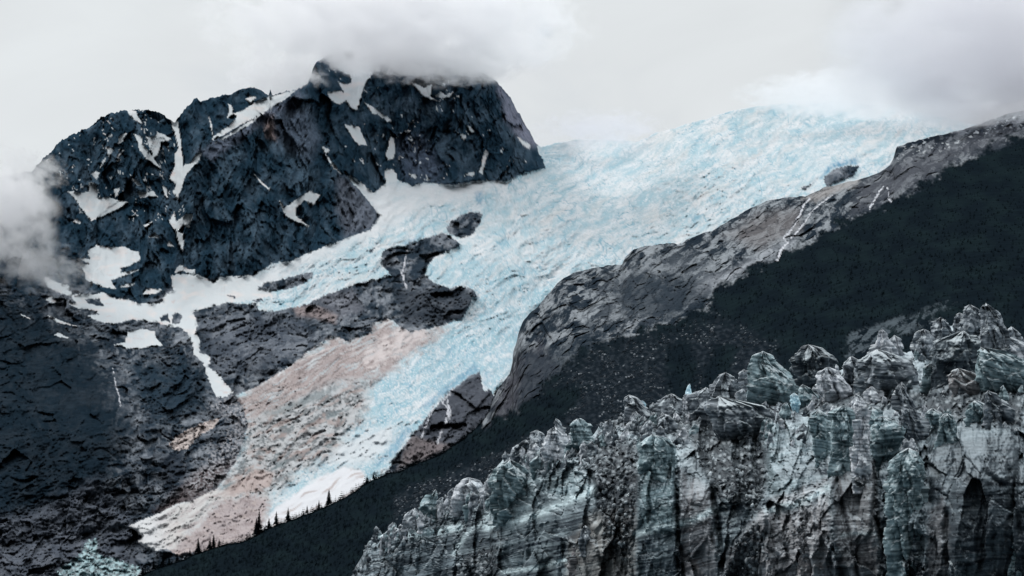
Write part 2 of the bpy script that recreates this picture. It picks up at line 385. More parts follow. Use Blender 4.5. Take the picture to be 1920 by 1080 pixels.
SNOWS = [  # polygon, label
 (zz(*A_, [(240, 640), (330, 660), (390, 640), (388, 592), (430, 600), (445, 690), (480, 690), (520, 685), (600, 712), (650, 715), (590, 760), (470, 815), (400, 840), (340, 770), (290, 690)]), 'broad triangular snow patch on the left peak beside the drifting cloud'),
 (zz(*A_, [(940, 165), (980, 170), (1000, 260), (1005, 330), (1015, 400), (1020, 470), (1070, 455), (1110, 390), (1142, 385), (1130, 430), (1060, 500), (1025, 560), (1000, 640), (985, 695), (950, 650), (975, 600), (930, 560), (960, 490), (965, 400), (990, 350), (965, 260)]), 'long Y-shaped snow gully running down from the notch between the left peak and the ridge'),
 (zz(*A_, [(770, 280), (830, 280), (850, 245), (900, 265), (935, 290), (900, 310), (870, 315), (850, 400), (820, 415), (790, 330)]), 'triangular snow patch pointing downward just left of the long snow gully'),
 (zz(*A_, [(690, 260), (720, 270), (740, 280), (745, 330), (800, 390), (870, 495), (820, 460), (760, 410), (720, 350), (715, 310)]), 'thin diagonal snow streak left of the downward snow triangle'),
 (zz(*A_, [(640, 95), (700, 103), (740, 185), (700, 165), (655, 120)]), 'small snow patch capping the rounded top of the left peak'),
 (zz(*A_, [(590, 270), (640, 250), (610, 310), (580, 325)]), 'ragged snow fleck high on the left peak, topmost of three small ones'),
 (zz(*A_, [(500, 345), (550, 358), (520, 405)]), 'small snow fleck on the left peak below the ragged one'),
 (zz(*A_, [(570, 405), (620, 365), (580, 420)]), 'slanted sliver of snow in the middle of the left peak'),
 (zz(*A_, [(480, 430), (497, 418), (480, 470), (460, 482)]), 'narrow upright snow sliver above the small snow wedge'),
 (zz(*A_, [(395, 522), (430, 512), (460, 518), (435, 565)]), 'small downward snow wedge above the broad triangular snow patch'),
 (zz(*A_, [(715, 650), (780, 652), (820, 640), (845, 680), (780, 675), (730, 690)]), 'flat lens-shaped snow patch in the middle of the left peak'),
 (zz(*A_, [(660, 550), (680, 555), (740, 600), (715, 602)]), 'small curved snow streak above the flat lens-shaped patch'),
 (zz(*A_, [(555, 630), (590, 625), (578, 660), (562, 685)]), 'tiny upright snow fleck right of the broad triangular snow patch'),
 (zz(*A_, [(960, 785), (935, 830), (925, 850), (975, 920), (985, 980), (1015, 1050), (1025, 990), (1015, 930), (985, 915), (1020, 870), (1060, 890), (1085, 800), (1040, 800), (975, 850)]), 'forked snow patch at the foot of the long snow gully'),
 (zz(*A_, [(275, 850), (300, 832), (328, 860)]), 'small snow fleck below the broad triangular patch, next to the cloud'),
 (zz(*A_, [(750, 872), (810, 850), (775, 885)]), 'thin snow sliver below the lens-shaped patch'),
 (zz(*A_, [(790, 950), (830, 925), (860, 955)]), 'small arched snow patch left of the forked snow patch'),
 (zz(*A_, [(910, 1015), (930, 983), (958, 1015)]), 'tiny arched snow patch just left of the tip of the forked snow patch'),
 (zz(*A_, [(880, 600), (905, 620), (915, 690), (895, 665)]), 'tiny steep snow streak left of the lower end of the snow gully'),
 (zz(*A_, [(1192, 135), (1215, 195), (1218, 265), (1205, 200)]), 'hair-thin upright snow line under the jagged ridge'),
 (zz(*C_, [(200, 600), (215, 570), (270, 520), (340, 480), (375, 430), (350, 410), (420, 385), (500, 330), (580, 300), (700, 265), (775, 245), (700, 310), (600, 370), (500, 430), (440, 460), (330, 520), (285, 550), (230, 570)]), 'long diagonal snow ramp under the rock pinnacle'),
 (zz(*C_, [(225, 605), (300, 560), (420, 485), (560, 400), (520, 435), (430, 500), (300, 570)]), 'narrow snow line running along the lower edge of the long snow ramp'),
 (zz(*C_, [(318, 345), (330, 345), (350, 380), (340, 420), (305, 438), (325, 390)]), 'ragged star-shaped snow patch left of the snow ramp'),
 (zz(*C_, [(430, 305), (460, 295), (505, 290), (470, 335)]), 'small snow patch above the snow ramp at the edge of the ridge cloud'),
 (zz(*C_, [(1060, 60), (1310, 60), (1290, 140), (1240, 210), (1210, 300), (1185, 382), (1150, 375), (1110, 320), (1070, 345), (1000, 310), (990, 265), (1080, 255), (1108, 285), (1060, 190), (1110, 210), (1150, 200), (1140, 150), (1060, 110)]), 'large snowfield funnelling down from the cloud-covered summit'),
 (zz(*C_, [(1240, 335), (1330, 385), (1345, 405), (1425, 455), (1390, 458), (1330, 410), (1290, 402)]), 'slanted snow streak just right of the summit snowfield tip'),
 (zz(*C_, [(1100, 480), (1200, 500), (1225, 560), (1250, 615), (1200, 620), (1150, 560)]), 'solid wedge of snow in the middle of the summit face'),
 (zz(*D_, [(300, 690), (318, 620), (330, 560), (355, 572), (362, 660), (350, 710), (315, 720)]), 'upright snow tongue right of the solid snow wedge'),
 (zz(*D_, [(295, 790), (340, 780), (375, 820), (375, 862), (300, 872)]), 'square snow patch at the foot of the upright snow tongue'),
 (zz(*C_, [(950, 630), (1000, 650), (975, 680), (1020, 740), (1075, 810), (1030, 775), (980, 705)]), 'thin curved snow line left of the grey rock nose'),
 (zz(*C_, [(490, 815), (540, 865), (600, 920), (550, 888)]), 'short diagonal snow sliver on the dark central buttress'),
 (zz(*E_, [(88, 592), (105, 620), (130, 605), (165, 580), (200, 558), (240, 572), (215, 610), (182, 590), (150, 620), (150, 650), (198, 690), (150, 672), (110, 650)]), 'hook-shaped snow patch low on the dark central buttress'),
 (zz(*D_, [(470, 195), (560, 235), (612, 208), (600, 290), (645, 320), (600, 312), (545, 280)]), 'forked snow patch high on the right half of the summit face'),
 (zz(*D_, [(635, 285), (670, 258), (700, 285), (760, 258), (740, 290), (690, 307)]), 'wing-shaped snow patch just under the summit cloud'),
 (zz(*D_, [(850, 490), (870, 492), (902, 532), (870, 530)]), 'small snow fleck on the right wall, upper of the pair'),
 (zz(*D_, [(800, 545), (842, 550), (835, 588), (815, 575)]), 'small snow fleck on the right wall, lower of the pair'),
 (zz(*D_, [(972, 655), (992, 668), (970, 740), (950, 812), (930, 802), (948, 740)]), 'thin upright snow gully near the foot of the right wall'),
 (zz(*D_, [(1190, 565), (1275, 620), (1265, 642), (1220, 612)]), 'snow patch on the right shoulder of the mountain'),
 (zz(*D_, [(845, 815), (900, 800), (885, 832)]), 'small snow patch at the base of the right wall'),
 (zz(*D_, [(425, 522), (470, 525), (445, 538)]), 'tiny flat snow fleck in the middle of the summit face'),
 (zz(*D_, [(455, 815), (510, 825), (500, 845)]), 'little snow patch where the summit face meets the snowfield'),
 (zz(*B_, [(510, 215), (560, 228), (620, 232), (690, 225), (740, 248), (790, 260), (805, 310), (730, 350), (670, 370), (672, 405), (790, 380), (700, 420), (600, 450), (635, 505), (560, 500), (490, 470), (435, 445), (430, 400), (400, 350), (460, 345), (400, 305), (460, 310), (450, 250)]), 'big rounded snowfield with a ragged right edge below the left peak'),
 (zz(*B_, [(665, 497), (700, 480), (775, 475), (710, 497)]), 'thin snow strip right of the big rounded snowfield'),
 (zz(*B_, [(820, 550), (850, 510), (950, 515), (900, 542)]), 'lens of snow above the winding snowfield'),
 (zz(*B_, [(1030, 400), (1055, 365), (1080, 350), (1120, 378), (1175, 382), (1170, 410), (1120, 405), (1095, 385), (1060, 398)]), 'small peaked snow cap on top of the winding snowfield'),
 (zz(*B_, [(720, 800), (820, 780), (900, 800), (915, 850), (955, 890), (870, 895), (800, 912), (710, 910), (690, 890), (630, 890), (700, 870)]), 'trapezoid snow patch on the grey slabs below the winding snowfield'),
 (zz(*B_, [(165, 582), (200, 560), (240, 600), (215, 612)]), 'small pointed snow patch left of the winding snowfield'),
 (zz(*B_, [(180, 690), (230, 712), (375, 765), (250, 737)]), 'narrow slanted snow strip on the left slope'),
 (zz(*B_, [(-10, 678), (60, 710), (20, 700)]), 'snow sliver at the left edge of the picture'),
 (zz(*B_, [(218, 818), (250, 808), (312, 840), (260, 835)]), 'short snow strip low on the left slope'),
]
owner = np.zeros(U.shape, np.int32)
# rock is 0
GL, SF, SPECK, DEB = 1, 2, 3, 4
owner[sd_gl > 0] = GL
sfm = sd_sf > 0
for p in SF_HOLES: sfm &= ~(reg(p) > 0)
owner[sfm] = SF
# small flecks of snow nobody would count
fl = fbm(U / 7.5, V / 6.5, 2, 71) - 0.48 + .22 * fbm(U / 60, V / 60, 2, 75)
wu0 = U + 10 * fbm(U / 40, V / 40, 3, 608); wv0 = V
flz = reg([(80, 290), (240, 200), (330, 220), (345, 400), (280, 420), (150, 400)]) > 0
flz |= reg([(600, 110), (800, 110), (980, 280), (1000, 320), (800, 340), (650, 300)]) > 0
owner[(owner == 0) & flz & (fl > .30)] = SPECK
for i, (p, lab) in enumerate(SNOWS):
    s = reg(p, wobs * .55)
    owner[(s > -0.4) & (owner != SF) & ((owner != GL) | (i == 28))] = 10 + i
for i, s in enumerate(sd_isl): owner[s > 0] = 100 + i
# waterfalls and meltwater streams
FALLS = [([(849, 728), (838, 742), (829, 755), (841, 765), (836, 790), (826, 812), (820, 830)], 1.5, 'white waterfall with its strand running straight down the rock step under the glacier snout'),
         ([(846, 733), (838, 756), (845, 770), (842, 784), (832, 800)], 1.1, 'thin looping side strand of the waterfall on the rock step'),
         ([(816, 757), (806, 778), (797, 800), (790, 820)], 1.2, 'faint waterfall left of the looping one on the rock step'),
         ([(764, 467), (761, 480), (757, 498), (753, 510), (758, 528), (762, 540)], 1.6, 'white stream falling through the cleft of the middle rock outcrop'),
         ([(212, 690), (216, 720), (222, 738), (226, 760)], .8, 'hair-thin stream on the dark left slope'),
        ]
fall_d = []
for i, (pl, wd, lab) in enumerate(FALLS):
    d, s_ = dline(U + 1.2 * pn(U / 6, V / 9, 3), V, pl, 12)
    fall_d.append(d)
    owner[d < wd * (.85 + .9 * pn(U / 4, V / 7, 9) + .5 * s_)] = 200 + i

stk = np.minimum(np.abs(pn(wu0 / 17, wv0 / 85, 610)), np.abs(pn((wu0 - .5 * wv0) / 15, wv0 / 60, 611)))
stm = (stk < .028 + .02 * pn(U / 6, V / 6, 612)) & (fbm(U / 24, V / 24, 3, 613) > .22 + .1 * (U > 600)) & (owner == 0) & flz
owner[stm] = SPECK
# --- relief ----------------------------------------------------------------
rockm = (owner == 0) | ((owner >= 100) & (owner < 200)) | (owner == SPECK) | (owner >= 200)
snowm = (owner == SF) | ((owner >= 10) & (owner < 100)) | (owner == SPECK)
# mountain against slabs: what lies above the snow and what lies below it
MTN = [(-80, 0), (1100, 0), (1100, 330), (700, 450), (500, 520), (330, 530), (270, 575), (180, 550), (90, 530), (60, 560), (-80, 480)]
mtn = ss(-6, 10, reg(MTN, wob))
# warped co-ordinates
wu = U + 14 * fbm(U / 70, V / 70, 3, 11); wv = V + 14 * fbm(U / 70, V / 70, 3, 12)
def fiber(ang, st):
    a = R(ang); x = wu * math.cos(a) + wv * math.sin(a); y = -wu * math.sin(a) + wv * math.cos(a)
    return x, y / st
# ribs down the fall line
x1, y1 = fiber(-12, 2.2); x2, y2 = fiber(18, 2.2)
side = ss(560, 640, U)[...]
def ribs(x, y):
    return 44 * ridged(x / 150, y / 150, 2, 21) + 26 * ridged(x / 52, y / 52, 2, 23) + 13 * ridged(x / 22, y / 22, 2, 25) + 5.5 * ridged(x / 9, y / 9, 2, 27) + 1.8 * ridged(x / 4, y / 4, 2, 29)
hm = ribs(x1, y1) * (1 - side) + ribs(x2, y2) * side
# slabs: bedding that dips to the right
x3, y3 = fiber(-14, 1)
hs = 30 * ridged(x3 / 110, y3 / 70, 3, 31) + 14 * ridged(x3 / 42, y3 / 16, 3, 33) + 6.5 * ridged(x3 / 22, y3 / 7, 3, 35) + 2.2 * ridged(x3 / 7, y3 / 3.5, 2, 37)
jit_ = 5 * fbm(U / 12, V / 12, 2, 500)
hm = hm - hm.mean() + facets(x1, y1 * .9, 62, 1, .45, .12) + facets(x2 + jit_, y2 * .8, 27, 2, .7, .1) + 7 * pyr(x1 + jit_, y1 * .8, 17, 3) + facets(x1 + jit_, y1 * .7, 11, 3, .8, .12) + 2.6 * pyr(U, V / 2.0, 6.5, 4) + facets(U, V / 2.4, 4.6, 4, .7, .16)
hm = hm - 7 * joints(x1, y1, 14, 60, 520) - 5 * joints(y2, x2, 26, 9, 522, .12) - 10 * joints(x2, y2, 34, 120, 524, .06)
hs = .8 * (hs - hs.mean()) + facets(x3 * .8, y3 * 1.1, 48, 5, .7, .15) + 9 * pyr(.7 * x3 + jit_, y3 * 1.2, 21, 6) + facets(.85 * x3 + jit_, y3 * 1.2, 19, 6, .8, .14) + 3.6 * pyr(x3, y3 * 1.3, 9, 7) + facets(x3, y3 * 1.3, 8, 7, .8, .16) + facets(U, V * 1.1, 4.3, 8, .8, .18)
hs = hs - 8 * joints(y3, x3, 12, 70, 530, .08) - 6 * joints(x3, y3, 40, 12, 532)
calm = ss(-40, 40, reg([(-80, 540), (60, 580), (170, 640), (230, 700), (250, 800), (230, 880), (120, 950), (-80, 990)], wob * 4)); hs = hs * (1 - .5 * calm)
hrock = hm * mtn + hs * (1 - mtn)
# drawn ridges and gullies (polyline, height, width)
for pl, hgt, wd in [([(570, 168), (480, 220), (400, 262), (372, 290), (345, 340)], 34, 46), ([(372, 290), (350, 360), (345, 470)], 20, 40), ([(575, 160), (600, 230), (640, 320), (690, 370), (712, 405)], 26, 40),
                    ([(328, 230), (335, 330), (330, 400), (338, 470)], -42, 34), ([(650, 120), (666, 205)], -26, 32), ([(742, 240), (735, 300), (725, 345)], -22, 26),
                    ([(255, 210), (250, 300), (300, 420), (330, 500)], 18, 40), ([(140, 260), (130, 340), (165, 420)], 14, 40), ([(430, 760), (350, 700), (330, 650), (300, 620)], 20, 50),
                    ([(440, 745), (370, 790), (330, 850), (300, 930), (240, 1000)], -45, 55), ([(925, 150), (950, 250), (1010, 310)], 22, 36), ([(830, 130), (850, 240), (860, 340)], 18, 40),
                    ([(220, 700), (260, 780), (330, 850)], -24, 30), ([(760, 465), (752, 510), (765, 600)], -22, 22), ([(895, 550), (870, 600)], 16, 20), ([(820, 740), (880, 770), (930, 760)], 16, 40), ([(775, 820), (740, 875)], -14, 16)]:
    d, s_ = dline(U + 8 * fbm(U / 30, V / 30, 2, 60), V + 8 * fbm(U / 30, V / 30, 2, 61), pl, wd * 2.2)
    hrock = hrock + 1.6 * hgt * np.exp(-(d / wd) ** 1.5)
# snow lies smoother than the rock around it
hsnow = hrock * 0
hb = blur(hrock, 9, 3) + 3 * fbm(U / 40, V / 16, 3, 64) + 1.0 * fbm(U / 9, V / 5, 3, 65)
# ice: tilted blocks, crevasses across the flow
ga = R(-30)
gx = wu * math.cos(ga) + wv * math.sin(ga); gy = -wu * math.sin(ga) + wv * math.cos(ga)
wx = gx + 9 * fbm(gx / 30, gy / 30, 3, 80); wy = gy + 6 * fbm(gx / 30, gy / 30, 3, 81)
d1, d2, cid = worley(wx / 17, wy / 7, 5); e1, e2, cie = worley(wx / 8.5, wy / 4.2, 6)
crev = ss(.0, .22, d2 - d1); crev2 = ss(0, .25, e2 - e1)
big = ridged(wx / 90, wy / 34, 3, 83)
med = fbm(wx / 26, wy / 10, 4, 85)
arc = ss(.10, 0, np.abs(pn(wx / 26, wy / 60 + 4, 566))) * ss(.0, .3, fbm(U / 70, V / 40, 2, 567))
cvl = np.maximum(arc, np.maximum(joints(gy, gx, 16, 26, 560, .09), joints(wx + .5 * wy, wy, 34, 9, 562, .07))) * ss(-.3, .3, fbm(U / 60, V / 50, 2, 564) + .1)
hice = 30 * big + 9 * med + 3.0 * crev + _V[cid] * 1.0 + 1.5 * crev2 + _V[cie] * .5 + 1.2 * fbm(U / 3.5, V / 3, 2, 87) + - 5 * cvl + 4.2 * pyr(wx, wy * 1.9, 15, 51) + 2.2 * pyr(wx, wy * 1.6, 7.5, 52) + facets(U, V * 1.5, 5.5, 52, .28, .03)
# the smoother snow-covered part of the glacier near the mountain foot
SM = [(480, 515), (610, 462), (700, 420), (690, 375), (650, 325), (720, 345), (850, 345), (940, 340), (900, 365), (800, 385), (740, 420), (650, 460), (560, 500), (480, 560), (420, 540)]
smooth = ss(-14, 12, reg(SM, wob * 1.5)); smooth = np.maximum(smooth, ss(1260, 1080, U) * ss(1040, 1060, U) * ss(300, 280, V))
LOWSN = [(490, 990), (512, 955), (560, 920), (600, 893), (645, 875), (680, 880), (688, 900), (680, 930), (560, 1010), (500, 1030)]
lowsn = ss(-3, 5, reg(LOWSN, wobs * 1.5)); smooth = np.maximum(smooth, lowsn)
BROWN = [(300, 1060), (330, 1010), (372, 985), (395, 950), (430, 935), (480, 925), (508, 942), (495, 985), (470, 1015), (400, 1050)]
brown = ss(-9, 10, reg(BROWN, wob * 1.5 + 12 * fbm(U / 12, V / 7, 3, 181))); smooth = np.maximum(smooth, brown * .6)
PINK = [(430, 748), (471, 729), (507, 708), (572, 664), (607, 640), (620, 628), (650, 640), (700, 607), (727, 596), (770, 622), (840, 612), (812, 640), (760, 672), (740, 695), (690, 715), (640, 722), (600, 735), (545, 768), (500, 792), (455, 795)]
pink = ss(-16, 16, reg(PINK, wob * 2.6 + 14 * fbm(U / 14, V / 8, 3, 180))); smooth = np.maximum(smooth, pink * .5)
hgs = 34 * big * .5 + 8 * fbm(gx / 60, gy / 18, 4, 90) + 2.8 * fbm(gx / 14, gy / 4.5, 3, 91) + .6 * fbm(U / 4, V / 3, 2, 92)
hice = hice - hice.mean(); hgs = hgs - hgs.mean(); hgs = hgs + np.maximum(pink, brown) * (4 * pyr(gx, gy * 1.8, 17, 53) + facets(gx, gy * 2, 11, 53, .8, .2) + facets(U, V * 1.3, 5, 54, .8, .25))
hglac = hice * (1 - smooth) + hgs * smooth
hglac = hglac + ss(-16, 16, reg([(430, 800), (520, 765), (655, 715), (700, 712), (680, 790), (640, 830), (560, 885), (500, 930), (425, 940), (440, 870)], wob * 3)) * (5 * pyr(gx, gy * 1.6, 20, 55) + facets(gx, gy * 1.5, 13, 56, .6, .2) + facets(U, V, 5.5, 57, .5, .35))
h = np.where(owner == GL, hglac, np.where(rockm, hrock, hb))
# join the three kinds of relief without a step wider than a few metres
bl = np.clip(sd_gl, -999, 999)
glw = ss(-4, 5, np.where(sd_gl < -900, -99, sd_gl)); sfw = ss(-4, 5, np.where(sd_sf < -900, -99, sd_sf))
base_mix = hrock * (1 - np.maximum(glw, sfw)) + hglac * glw * (1 - sfw) + (hb) * sfw
h = np.where((owner >= 10) & (owner < 100), .10 * hrock + .9 * hb + 4.0, base_mix)
h = np.where(owner == SPECK, hrock + 1, h)
for i, s in enumerate(sd_isl): 
    k = ss(-2, 6, np.where(s < -900, -99, s)); h = h * (1 - k) + (hrock * .8 + 12) * k
for i, d in enumerate(fall_d): h = h - 2.5 * np.exp(-(d / 3.5) ** 2)
fadein = ss(0, 7, V - top[None])
h = h * np.where(U < 1012, .25 + .75 * fadein, 1)
Yd = Y0 * (1 - np.where(owner == GL, .95, 1.0) * h / F)
P = place(U, V, Yd)
up_ = upness(P)
low_h = h - (hrock - hm * mtn) * 0
gul = fbm(x1 / 40, y1 / 60, 3, 77)
ledge = (up_ > .95 - .25 * gul) & (owner == 0) & (mtn > .5) & flz & (fbm(U / 50, V / 50, 2, 78) > -.1)
owner[ledge] = SPECK
# --- colour -----------------------------------------------------------------
col = np.zeros(U.shape + (3,))
tone = fbm(U / 45, V / 45, 4, 100); tone2 = fbm(x1 / 10, y1 / 10, 3, 101) + .35 * tonec(x1 * .9, y1 * .5, 12, 102)
G_R = 1.9
navy = c3(22, 37, 48, G_R); navy2 = c3(48, 61, 72, G_R); grey = c3(84, 84, 92, G_R)  # blue cast of distant haze is mixed into the rock colour
cm = lerp(np.broadcast_to(navy, col.shape), navy2, ss(-.25, .5, tone + .4 * tone2))
def paint(cc, pts, colr, soft, amt=1.0, wb=None):
    s = reg(pts, wob * 1.6 if wb is None else wb); k = ss(-soft, soft, s) * amt
    return lerp(cc, colr, k)
cm = paint(cm, [(635, 330), (668, 345), (712, 405), (695, 432), (650, 440), (630, 400)], c3(70, 75, 84, G_R), 10)
cm = paint(cm, [(495, 205), (530, 190), (575, 200), (600, 260), (580, 300), (520, 270)], c3(70, 78, 90, G_R), 16, .7)
cm = paint(cm, [(498, 215), (515, 212), (515, 262), (500, 255)], c3(112, 96, 92, G_R), 8, .8)
cm = paint(cm, [(935, 165), (955, 180), (1010, 270), (990, 275), (950, 230)], c3(92, 94, 106, G_R), 10, .9)
cm = paint(cm, [(370, 285), (480, 222), (560, 172), (570, 180), (480, 240), (400, 300)], c3(76, 82, 94, G_R), 8, .8)
cm = paint(cm, [(740, 260), (790, 250), (830, 310), (820, 340), (760, 335)], c3(62, 70, 84, G_R), 18, .7)
cs = lerp(np.broadcast_to(c3(34, 43, 52, G_R), col.shape), c3(92, 97, 104, G_R), ss(-.5, .65, tone + .35 * tonec(.7 * x3, y3 * 1.3, 17, 104) + .3 * tonec(x3, y3 * 1.3, 7, 105) + .6 * fbm(x3 / 16, y3 / 7, 4, 103)))
cs = lerp(cs, c3(118, 122, 128, G_R), .6 * ss(.5, .8, ridge(x3 / 60, y3 / 14, 106)) * ss(.1, .4, tone2 + tone))
cs = paint(cs, [(420, 590), (560, 590), (600, 640), (560, 660), (470, 700), (400, 700), (375, 600)], c3(72, 77, 86, G_R), 20, .5)
cs = paint(cs, [(740, 540), (890, 548), (870, 600), (760, 612)], c3(46, 51, 58, G_R), 8, .8)
cs = paint(cs, [(585, 560), (660, 540), (680, 580), (640, 600)], c3(96, 97, 104, G_R), 12, .6)
cs = paint(cs, [(550, 572), (600, 576), (634, 592), (628, 606), (590, 596), (556, 592)], c3(120, 110, 110, G_R), 6, .8, wobs)
cs = paint(cs, [(-80, 500), (60, 570), (160, 640), (210, 700), (240, 800), (230, 900), (160, 950), (60, 980), (-80, 1010)], c3(18, 28, 36, G_R), 40, .95, wob * 4)
cs = paint(cs, [(240, 680), (330, 670), (390, 690), (395, 760), (330, 790), (290, 800), (255, 740)], c3(30, 42, 52, G_R), 16, .85, wob * 3)
cs = paint(cs, [(300, 860), (340, 840), (352, 890), (310, 930)], c3(34, 40, 48, G_R), 10, .8)
cs = paint(cs, [(-80, 990), (60, 960), (180, 900), (260, 980), (260, 1090), (-80, 1130)], c3(66, 70, 78, G_R), 20, .75, wob * 3)
cs = paint(cs, [(350, 905), (375, 880), (440, 860), (420, 900), (380, 930), (320, 960), (290, 960)], c3(72, 62, 62, G_R), 12, .8)
cs = paint(cs, [(775, 815), (850, 730), (900, 700), (930, 745), (930, 800), (850, 850), (760, 880)], c3(62, 65, 72, G_R), 6, .9, wobs)
cs = paint(cs, [(768, 815), (800, 825), (850, 835), (800, 860), (745, 880)], c3(105, 96, 96, G_R), 6, .6, wobs)
rockc = cm * mtn[..., None] + cs * .8 * (1 - mtn[..., None])
# broken ice and rubble at the left edge of the lower glacier
deb = ss(-14, 10, reg([(395, 760), (440, 740), (458, 760), (470, 800), (470, 850), (440, 880), (400, 915), (355, 925), (350, 905), (385, 870), (400, 840), (440, 800), (420, 780)], wob * 2))
dn = fbm(U / 5, V / 4, 3, 110)
rockc = lerp(rockc, c3(128, 128, 132, 1.5), deb * ss(-.25, .35, dn))
snowc = lerp(np.broadcast_to(c3(214, 220, 224), col.shape), c3(226, 222, 222), ss(.0, .5, fbm(U / 30, V / 14, 3, 120)))
snowc = lerp(snowc, c3(205, 180, 176), .5 * ss(.35, .6, fbm(U / 24, V / 10, 3, 121)))
snowc = snowc * .80
# ice colour: firn white on the blocks, blue where the clear ice is cut open
cut = np.clip(1 - np.minimum(crev, .5 + .5 * crev2), 0, 1) + .9 * ss(.1, -.5, pyr(wx, wy * 1.9, 15, 51))
flow = ss(.55, .9, 1 - np.abs(pn(wx / 70 + 3, wy / 7, 171)) * 1.6) * ss(-.2, .3, pn(gx / 120, gy / 50, 172))
lown = fbm(U / 80, V / 60, 4, 130); fin = fbm(wx / 13, wy / 6, 4, 131); fin2 = fbm(wx / 30, wy / 12, 4, 133)
blue_w = ss(-.5, .6, lown * .8 + fin * .9 + fin2 * .5)
STRONG = [(700, 720), (800, 650), (870, 600), (900, 520), (1000, 520), (985, 600), (950, 680), (925, 740), (860, 720), (780, 800), (720, 880), (690, 910), (650, 860), (700, 800)]
strong = ss(-50, 40, reg(STRONG, wob * 4))
upw = ss(520, 250, V)
white = c3(222, 232, 235, .98); pale = c3(199, 223, 230, .98); cyan = c3(170, 207, 219, .98); blue = c3(92, 165, 196)
gi = lerp(np.broadcast_to(white, col.shape), pale, blue_w)
gi = lerp(gi, cyan, np.clip(.62 * ss(.1, .85, blue_w + .35 * strong - .22 * upw) * (.6 + .8 * strong), 0, 1))
gi = lerp(gi, blue, np.clip(cut * (.12 + .42 * strong) + .9 * ss(.42, .62, fin * .6 + fin2 * .6 + .10 * strong), 0, 1) * .75)
pt = fbm(gx / 44, gy / 16, 4, 178) + .4 * fbm(gx / 14, gy / 6, 3, 179)
gi = lerp(gi, c3(238, 243, 245), .7 * ss(.05, .4, pt))
gi = lerp(gi, c3(150, 201, 216), .65 * ss(-.02, -.4, pt))
gi = lerp(gi, c3(104, 172, 196), cvl * .85)
fn = (.6 + .5 * strong) * pn(U / 3.2, V / 2.4, 175) + .6 * fbm(gx / 7, gy / 3.2, 3, 176) + .25 * tonec(wx, wy * 1.8, 9, 177)
gi = lerp(gi, c3(238, 243, 244), .75 * ss(.12, .6, fn))
gi = lerp(gi, c3(150, 188, 200), .6 * ss(-.15, -.6, fn))
gi = lerp(gi, cyan * .96, flow * .35)
gi = lerp(gi, c3(222, 222, 218), .35 * ss(.1, .5, fbm(gx / 90, gy / 22, 3, 137)) * (1 - strong))
gi = lerp(gi, c3(232, 236, 238), ss(-14, 12, reg(SM, wob * 1.5)) * .85 * (1 - .5 * ss(0, .5, fin2)))
gi = lerp(gi, white, smooth * .4)
for p, k in ([(1543, 336), (1558, 318), (1592, 309), (1612, 312), (1606, 296), (1585, 299), (1558, 306), (1547, 318), (1536, 334)], .9), ([(890, 360), (905, 358), (904, 385), (893, 384)], .6), ([(755, 462), (790, 448), (790, 440), (755, 455)], .7), \
            ([(700, 880), (745, 850), (775, 805), (765, 795), (720, 850), (690, 890)], .5), ([(800, 770), (860, 720), (900, 695), (890, 680), (845, 715), (790, 760)], .55), ([(905, 735), (915, 725), (925, 700), (905, 690)], .3):
    gi = lerp(gi, c3(44, 138, 178), k * ss(-3, 5, reg(p)) * (.5 + .5 * ss(-.3, .3, pn(U / 5, V / 9, 139))))
gi = lerp(gi, c3(166, 148, 144), pink * .9 * (1 - .55 * ss(.05, .3, fbm(gx / 50, gy / 6, 4, 182))) * ss(-.9, .1, fbm(gx / 40, gy / 9, 4, 140) + .2))
grit = fbm(gx / 12, gy / 3.2, 4, 142); grit2 = pn(U / 2.6, V / 2.4, 143)
gi = lerp(gi, c3(112, 98, 96), pink * .8 * ss(.0, .35, fbm(gx / 26, gy / 5, 4, 141) + .4 * grit2))
gi = lerp(gi, c3(190, 180, 178), pink * .6 * ss(.1, .4, grit))
gi = lerp(gi, c3(222, 214, 212), ss(-8, 8, reg([(690, 655), (725, 625), (755, 612), (800, 622), (780, 650), (720, 680), (680, 690), (675, 672)], wob * 3)) * .85 * ss(-.5, .2, fbm(gx / 18, gy / 6, 4, 186)))
gi = lerp(gi, c3(222, 214, 212), ss(-2, 3, reg([(560, 678), (605, 655), (640, 645), (600, 662)], wobs)) * .8)
DIRTY = [(470, 790), (520, 765), (600, 728), (655, 715), (700, 712), (690, 750), (680, 790), (640, 820), (660, 840), (620, 862), (560, 885), (540, 905), (500, 930), (425, 940), (400, 925), (440, 870), (460, 820)]
dirty = ss(-16, 16, reg(DIRTY, wob * 3))
dm = fbm(gx / 34, gy / 13, 5, 145); dm2 = fbm(U / 8, V / 5, 3, 146)
dc = lerp(np.broadcast_to(c3(186, 190, 192), col.shape), c3(92, 98, 102), ss(-.12, .22, dm + .8 * dm2))
dc = lerp(dc, c3(164, 140, 132), .7 * ss(.0, .35, fbm(gx / 28, gy / 10, 4, 148)))
dc = lerp(dc, c3(205, 212, 214), .8 * ss(.25, .5, fbm(gx / 16, gy / 5, 3, 147)))
dc = lerp(dc, c3(78, 98, 104), .85 * ss(.22, .5, fbm(gx / 50, gy / 14, 4, 149)))
gi = lerp(gi, dc, dirty * .95)
gi = lerp(gi, c3(120, 134, 138), ss(-5, 6, reg([(495, 775), (540, 758), (590, 735), (640, 722), (610, 745), (560, 765), (520, 780)], wob * 1.5)) * .8)
gi = lerp(gi, c3(222, 232, 236), ss(-10, 10, reg([(640, 832), (690, 812), (745, 795), (725, 840), (690, 868), (640, 872), (610, 868)], wob * 1.5)) * .9)
gi = lerp(gi, c3(178, 163, 162), brown * .9)
gi = lerp(gi, c3(138, 122, 122), brown * .7 * ss(-.05, .35, fbm(U / 30, V / 10, 4, 151) + .5 * grit2))
